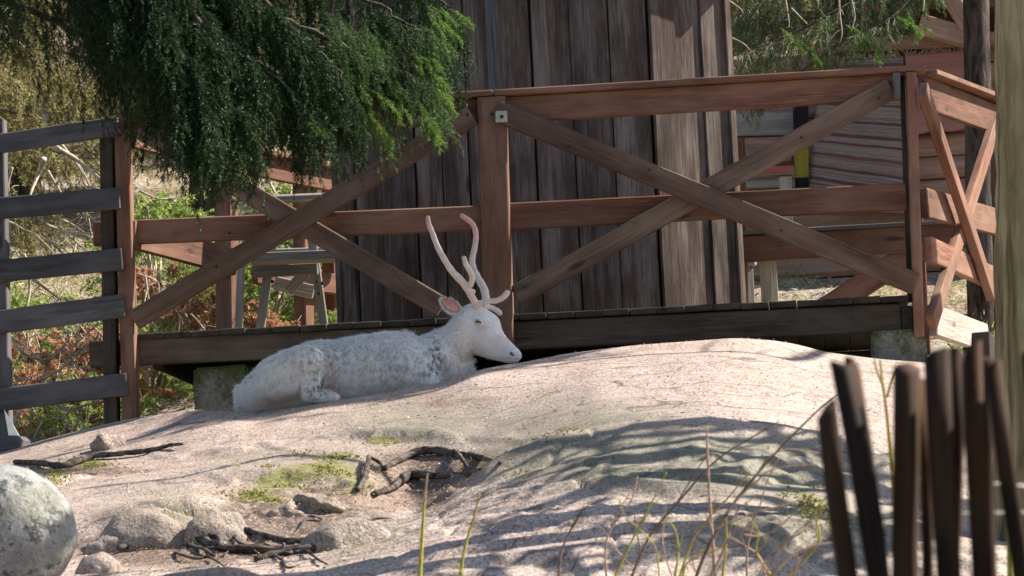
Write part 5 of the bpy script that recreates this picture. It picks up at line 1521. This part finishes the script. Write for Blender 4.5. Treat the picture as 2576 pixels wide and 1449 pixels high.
root([(30, 1168), (90, 1172), (150, 1180), (220, 1160), (300, 1152), (370, 1140), (420, 1130), (462, 1126)], [9, 11, 13, 12, 10, 10, 8, 5], 'dark root snaking along the slope below the brown stone')
root([(965, 1188), (1000, 1160), (1050, 1148), (1100, 1146), (1150, 1150), (1200, 1162), (1252, 1178)], [8, 12, 15, 15, 13, 11, 5], 'thick arching root over the earthy hollow')
root([(1140, 1148), (1155, 1162), (1162, 1178), (1172, 1198)], [8, 8, 7, 6], 'short root prong bent down from the arching root', .02)
root([(928, 1168), (918, 1190), (905, 1222), (896, 1248)], [8, 9, 10, 8], 'mossy upright root stub left of the arching root', .03)
root([(925, 1170), (945, 1182), (968, 1194)], [6, 6, 4], 'short dry root spur beside the mossy stub', .03)
root([(940, 1262), (990, 1240), (1020, 1218), (1060, 1205), (1110, 1208), (1170, 1202), (1200, 1190)], [9, 12, 16, 16, 10, 7, 4], 'pale smooth root curving over the hollow beneath the arch', .02)
root([(300, 1392), (360, 1372), (430, 1364), (500, 1372), (560, 1384), (640, 1392), (720, 1388), (830, 1372)], [7, 12, 15, 13, 12, 13, 12, 7], 'long dark root lying across the lower earth')
root([(470, 1376), (540, 1352), (600, 1350), (680, 1358), (740, 1368), (820, 1350)], [6, 9, 10, 9, 9, 5], 'upper root of the tangle below the grey block')
root([(530, 1368), (548, 1378), (560, 1396), (610, 1402), (680, 1400)], [8, 9, 7, 6, 4], 'pale looped root bending out of the tangle', .03)
root([(640, 1412), (700, 1400), (780, 1392), (850, 1376)], [8, 12, 11, 7], 'stubby root end at the foot of the mossy slab')
rq = np.random.default_rng(55)
for k in range(14):
    x0, y0 = rq.uniform(300, 840), rq.uniform(1345, 1405); L_ = rq.uniform(60, 170); a_ = rq.normal() * .25
    pp = [(x0, y0), (x0 + L_ * .3, y0 + L_ * .3 * a_ + rq.normal() * 8), (x0 + L_ * .65, y0 + L_ * .65 * a_ + rq.normal() * 8), (x0 + L_, y0 + L_ * a_)]
    o_ = root(pp, [4, 5, 4, 2], 'thin dark root in the tangle lying on the lower earth', .006)
    o_['group'] = 'thin roots of the tangle'
# moss and straw tufts on the rock, pebbly grit
rm = np.random.default_rng(41)
pr_ = (zone[..., 0] * (YD > 1050) * (YY > 11)).ravel() ** 1.5; pr_ /= pr_.sum()
ii = rm.choice(len(pr_), 9000, p=pr_)
A_ = Pt.reshape(-1, 3)[ii] + rm.normal(size=(len(ii), 3)) * np.array([.02, .02, 0]); keep = fbm(A_ * 6, 3) > .05; A_ = A_[keep]
B_ = A_ + np.stack([rm.normal(size=len(A_)) * .006, rm.normal(size=len(A_)) * .006, rm.uniform(.003, .011, len(A_))], -1)
tag(link('moss', soup_mesh('moss', needles_on(A_, B_, 5, .010, .006, rm, .9)), M['moss']), 'yellow green moss cushions growing in the hollows of the rock', 'moss', kind='stuff')
pr_ = ((zone[..., 1] + .05) * (YY > 10.8) * (YY < 17.3) * (XX > -50) * (XX < 2650)).ravel(); pr_ /= pr_.sum()
ii = rm.choice(len(pr_), 9000, p=pr_); n = len(ii)
c_ = Pt.reshape(-1, 3)[ii] + np.array([0, 0, .003]) + rm.normal(size=(n, 3)) * np.array([.01, .01, .001]); u_ = unit(rm.normal(size=(n, 3)) * np.array([1, 1, .35])); w_ = unit(np.cross(u_, rm.normal(size=(n, 3))))
sz = rm.uniform(.003, .012, (n, 1))
tag(link('grit', soup_mesh('grit', np.stack([c_ - u_ * sz, c_ + w_ * sz * .6, c_ + u_ * sz], 1).reshape(-1, 3)), M['litter']), 'scattered grit, bark crumbs and dry needles on the rock', 'grit', kind='stuff')
# straw hanging over the grassy hump
st = []
for k in range(420):
    x = rm.normal(400, 60); y = rm.normal(1290, 34)
    st.append((x, y))
sA, sB = [], []
for (x, y) in st:
    g, gy_ = ground_at(x, y); c_ = P(x, y, gy_ - .12 - .05 * rm.random())
    sA.append(tuple(c_)); sB.append(tuple(c_ + Vector((rm.normal() * .03 + .02, -.03, -.05 - .04 * rm.random()))))
sA, sB = np.array(sA), np.array(sB)
gx_ = unit(np.cross(sB - sA, rm.normal(size=sA.shape))) * .0016
tag(link('dry_grass', soup_mesh('dry_grass', np.stack([sA - gx_, sA + gx_, sB], 1).reshape(-1, 3)), M['straw']), 'thin dry grass combed over the rounded hump of rock', 'grass', kind='stuff')

# ================================================================== stems and twigs in front
def sapling(pix, Y, r0, mat, label, name='sapling', cat='plant', group=None, side=None, mat2=None):
    sm = smooth_path([tuple(P(x, y, Y)) for (x, y) in pix], 6); n = len(sm)
    # root it in the ground below the picture
    p = Vector(sm[0]); gz = ground_z(p.x, p.y) - .05
    base = Vector((p.x, p.y, min(gz, p.z - .02)))
    o = thing(name, label, cat, base, group)
    full = [base, base.lerp(p, .5)] + [Vector(q) for q in sm]
    nn = len(full)
    V, Fc = tube_geo(full, [r0 * (1.1 - .75 * i / nn) for i in range(nn)], 6)
    link('stem', mesh('stem', V, Fc, True), mat, o)
    for sp_ in (side or []):
        s2 = smooth_path([tuple(P(x, y, Y - .01)) for (x, y) in sp_], 5)
        V, Fc = tube_geo([Vector(q) for q in s2], [r0 * (.6 - .4 * i / len(s2)) for i in range(len(s2))], 5)
        link('twig', mesh('twig', V, Fc, True), mat2 or mat, o)
    return o
sapling([(1056, 1449), (1062, 1350), (1068, 1260), (1074, 1200)], 9.6, .0065, M['stem'], 'upright yellow green stem with an orange tip in front of the rock', side=[[(1068, 1260), (1074, 1205), (1076, 1190)]], mat2=M['pinktwig'])
sapling([(1158, 1449), (1165, 1400), (1180, 1340), (1196, 1290), (1206, 1240)], 9.7, .005, M['stem'], 'forked greenish stem right of the upright yellow one', side=[[(1192, 1300), (1204, 1260), (1222, 1236)], [(1165, 1449), (1150, 1420), (1140, 1395)]])
sapling([(1405, 1449), (1412, 1390), (1432, 1340), (1460, 1290), (1482, 1270)], 9.8, .004, M['twig'], 'bent bare brown twig rising from the lower rock', side=[[(1440, 1330), (1462, 1290), (1470, 1265)]])
sapling([(1590, 1449), (1610, 1400), (1640, 1340), (1700, 1270), (1800, 1160), (1900, 1095), (1960, 1060)], 9.4, .0045, M['twig'], 'long bare twig slanting up across the lower rock, left of the pickets', side=[[(1612, 1398), (1604, 1350), (1596, 1300), (1590, 1280)], [(1700, 1270), (1755, 1180), (1790, 1130)]])
sapling([(1752, 1449), (1780, 1380), (1830, 1290), (1890, 1210), (1960, 1130), (2060, 1030), (2110, 990)], 9.0, .005, M['twig'], 'long dark branch slanting up behind the leaning pickets', side=[[(1830, 1290), (1860, 1250), (1900, 1215), (1945, 1180), (2050, 1168)], [(1900, 1200), (1935, 1150), (1985, 1130), (2060, 1140)]], mat2=M['pinktwig'])
sapling([(1798, 1449), (1794, 1380), (1786, 1270), (1780, 1150), (1778, 1070)], 9.3, .006, M['pinktwig'], 'straight tan stem standing in front of the shaded ledge', side=[[(1790, 1330), (1780, 1300), (1770, 1290)]])
sapling([(1818, 1449), (1824, 1400), (1828, 1340), (1826, 1300)], 9.3, .004, M['stem'], 'short yellow stem beside the straight tan one')
sapling([(1698, 1449), (1706, 1390), (1700, 1340), (1680, 1300)], 9.5, .004, M['stem'], 'short curved yellow twig in front of the ledge', side=[[(1706, 1390), (1716, 1350), (1720, 1330)]])
sapling([(1940, 1449), (1990, 1400), (2060, 1370), (2140, 1365)], 8.8, .005, M['pinktwig'], 'pinkish arching twig low beside the leaning pickets', side=[[(1865, 1340), (1905, 1290), (1930, 1210), (1960, 1150)], [(1870, 1345), (1930, 1345), (2000, 1290), (2060, 1250)], [(1800, 1330), (1900, 1290), (1990, 1265), (2055, 1240)]])
sapling([(2262, 1449), (2256, 1350), (2245, 1200), (2232, 1050), (2220, 960), (2214, 905)], 7.6, .006, M['stem'], 'tall yellow stem growing between the pickets', side=[[(2232, 1000), (2248, 940), (2262, 920)], [(2222, 970), (2205, 930), (2200, 900)]])
sapling([(2540, 1449), (2536, 1330), (2530, 1200)], 7.4, .006, M['stem'], 'yellow stem behind the rightmost pickets')
rt = np.random.default_rng(77)
for k in range(16):
    x0 = rt.uniform(1500, 2060); top_ = rt.uniform(1180, 1400); ln_ = rt.uniform(-140, 190)
    pix = [(x0, 1449), (x0 + ln_ * .3 + rt.normal() * 12, 1449 - (1449 - top_) * .4), (x0 + ln_ * .7 + rt.normal() * 14, 1449 - (1449 - top_) * .75), (x0 + ln_, top_)]
    sapling(pix, rt.uniform(8.6, 9.9), rt.uniform(.0022, .004), M['stem'] if k % 3 == 0 else M['pinktwig'], 'thin dry bent twig in the loose thicket left of the pickets', 'dry_twig', 'twig', 'thin dry twigs left of the pickets', side=[[pix[1], ((pix[1][0] + pix[2][0]) / 2 + rt.normal() * 18, (pix[1][1] + pix[2][1]) / 2 - 10), (pix[2][0] + rt.normal() * 40, pix[2][1] - rt.uniform(0, 30))]])

# ================================================================== picket fence in front
YP = 4.7
pf = thing('picket_fence', 'rough dark upright picket fence standing close in front of the rock', 'fence', P(2320, 1700, YP) + Vector((0, 0, -1.2)))
def picket(top, bot, w, dy=0.0, w2=None, mat=None):
    p1, p2 = P(*top, YP + dy), P(*bot, YP + dy)
    d = (p2 - p1); p2 = p1 + d * (1.75 / max(.1, abs(d.z))) if abs(d.z) > .05 else p2
    n = 14; L = p2 - p1
    pts = [p1 + L * (i / n) + Vector((math.sin(i * 1.3 + top[0]) * .0035, math.cos(i * 1.7 + top[0]) * .003, 0)) for i in range(n + 1)]
    ra = w * .5 * YP / FD; rb_ = (w2 or w * 1.08) * .5 * YP / FD
    x = L.normalized()
    V, Fc = tube_geo([Vector((0, 0, 0)) + Vector(((p - p1).dot(x), 0, 0)) for p in pts], 1, 12)
    # build in local space: x along the picket
    V, Fc = [], []
    seg = 12; slant = random.uniform(.004, .016)
    for i in range(n + 1):
        for k in range(seg):
            an = 2 * math.pi * k / seg
            r = (ra + (rb_ - ra) * i / n) * (1 + .09 * math.sin(k * 2.1 + top[0]) + random.uniform(-.04, .04))
            V.append(Vector((L.length * i / n + (random.uniform(-.004, .004) + slant * math.cos(an + top[0]) if i == 0 else 0), math.cos(an) * r + math.sin(i * 1.3 + top[0]) * .003, math.sin(an) * r)))
    for i in range(n):
        for k in range(seg): Fc.append((i * seg + k, i * seg + (k + 1) % seg, (i + 1) * seg + (k + 1) % seg, (i + 1) * seg + k))
    Fc.append(tuple(range(seg - 1, -1, -1))); Fc.append(tuple(n * seg + k for k in range(seg)))
    y = Vector((0, 1, 0)); y = (y - x * x.dot(y)).normalized(); z = x.cross(y)
    return link('picket', mesh('picket', V, Fc, True), mat or M['picket'], pf, frame(x, z, -y if False else y, p1))
picket((2076, 1034), (2136, 1449), 52, .0, 54)
picket((2112, 916), (2212, 1449), 50, -.05, 58)
picket((2148, 918), (2216, 1449), 40, .02, 50)
picket((2276, 926), (2282, 1449), 62, .0, 66)
picket((2318, 960), (2330, 1449), 30, .06, 44)
picket((2360, 888), (2384, 1449), 66, -.03, 50)
picket((2412, 884), (2392, 1449), 40, .08, 44)
picket((2448, 884), (2468, 1449), 52, .0, 56)
picket((2478, 905), (2490, 1449), 40, .05, 46)
picket((2505, 930), (2566, 1449), 44, -.04, 56)
picket((2600, 900), (2620, 1449), 56, 0, 60)
picket((2680, 880), (2690, 1449), 60, 0, 60)
for yy_ in (1640, 1900):
    p1, p2 = P(2040, yy_, YP + .07), P(2800, yy_ - 20, YP + .07)
    timber('cross_rail', p1, p2, .06, .05, M['picket'], pf, Vector((0, -1, 0)))
def wire(y1, y2):
    V, Fc = tube_geo([P(2060, y1, YP + .12), P(2300, (y1 + y2) / 2 + 3, YP + .12), P(2800, y2, YP + .12)], .0022, 6)
    link('wire', mesh('wire', V, Fc, True), M['zinc'], pf)
wire(1300, 1285); wire(1160, 1240)
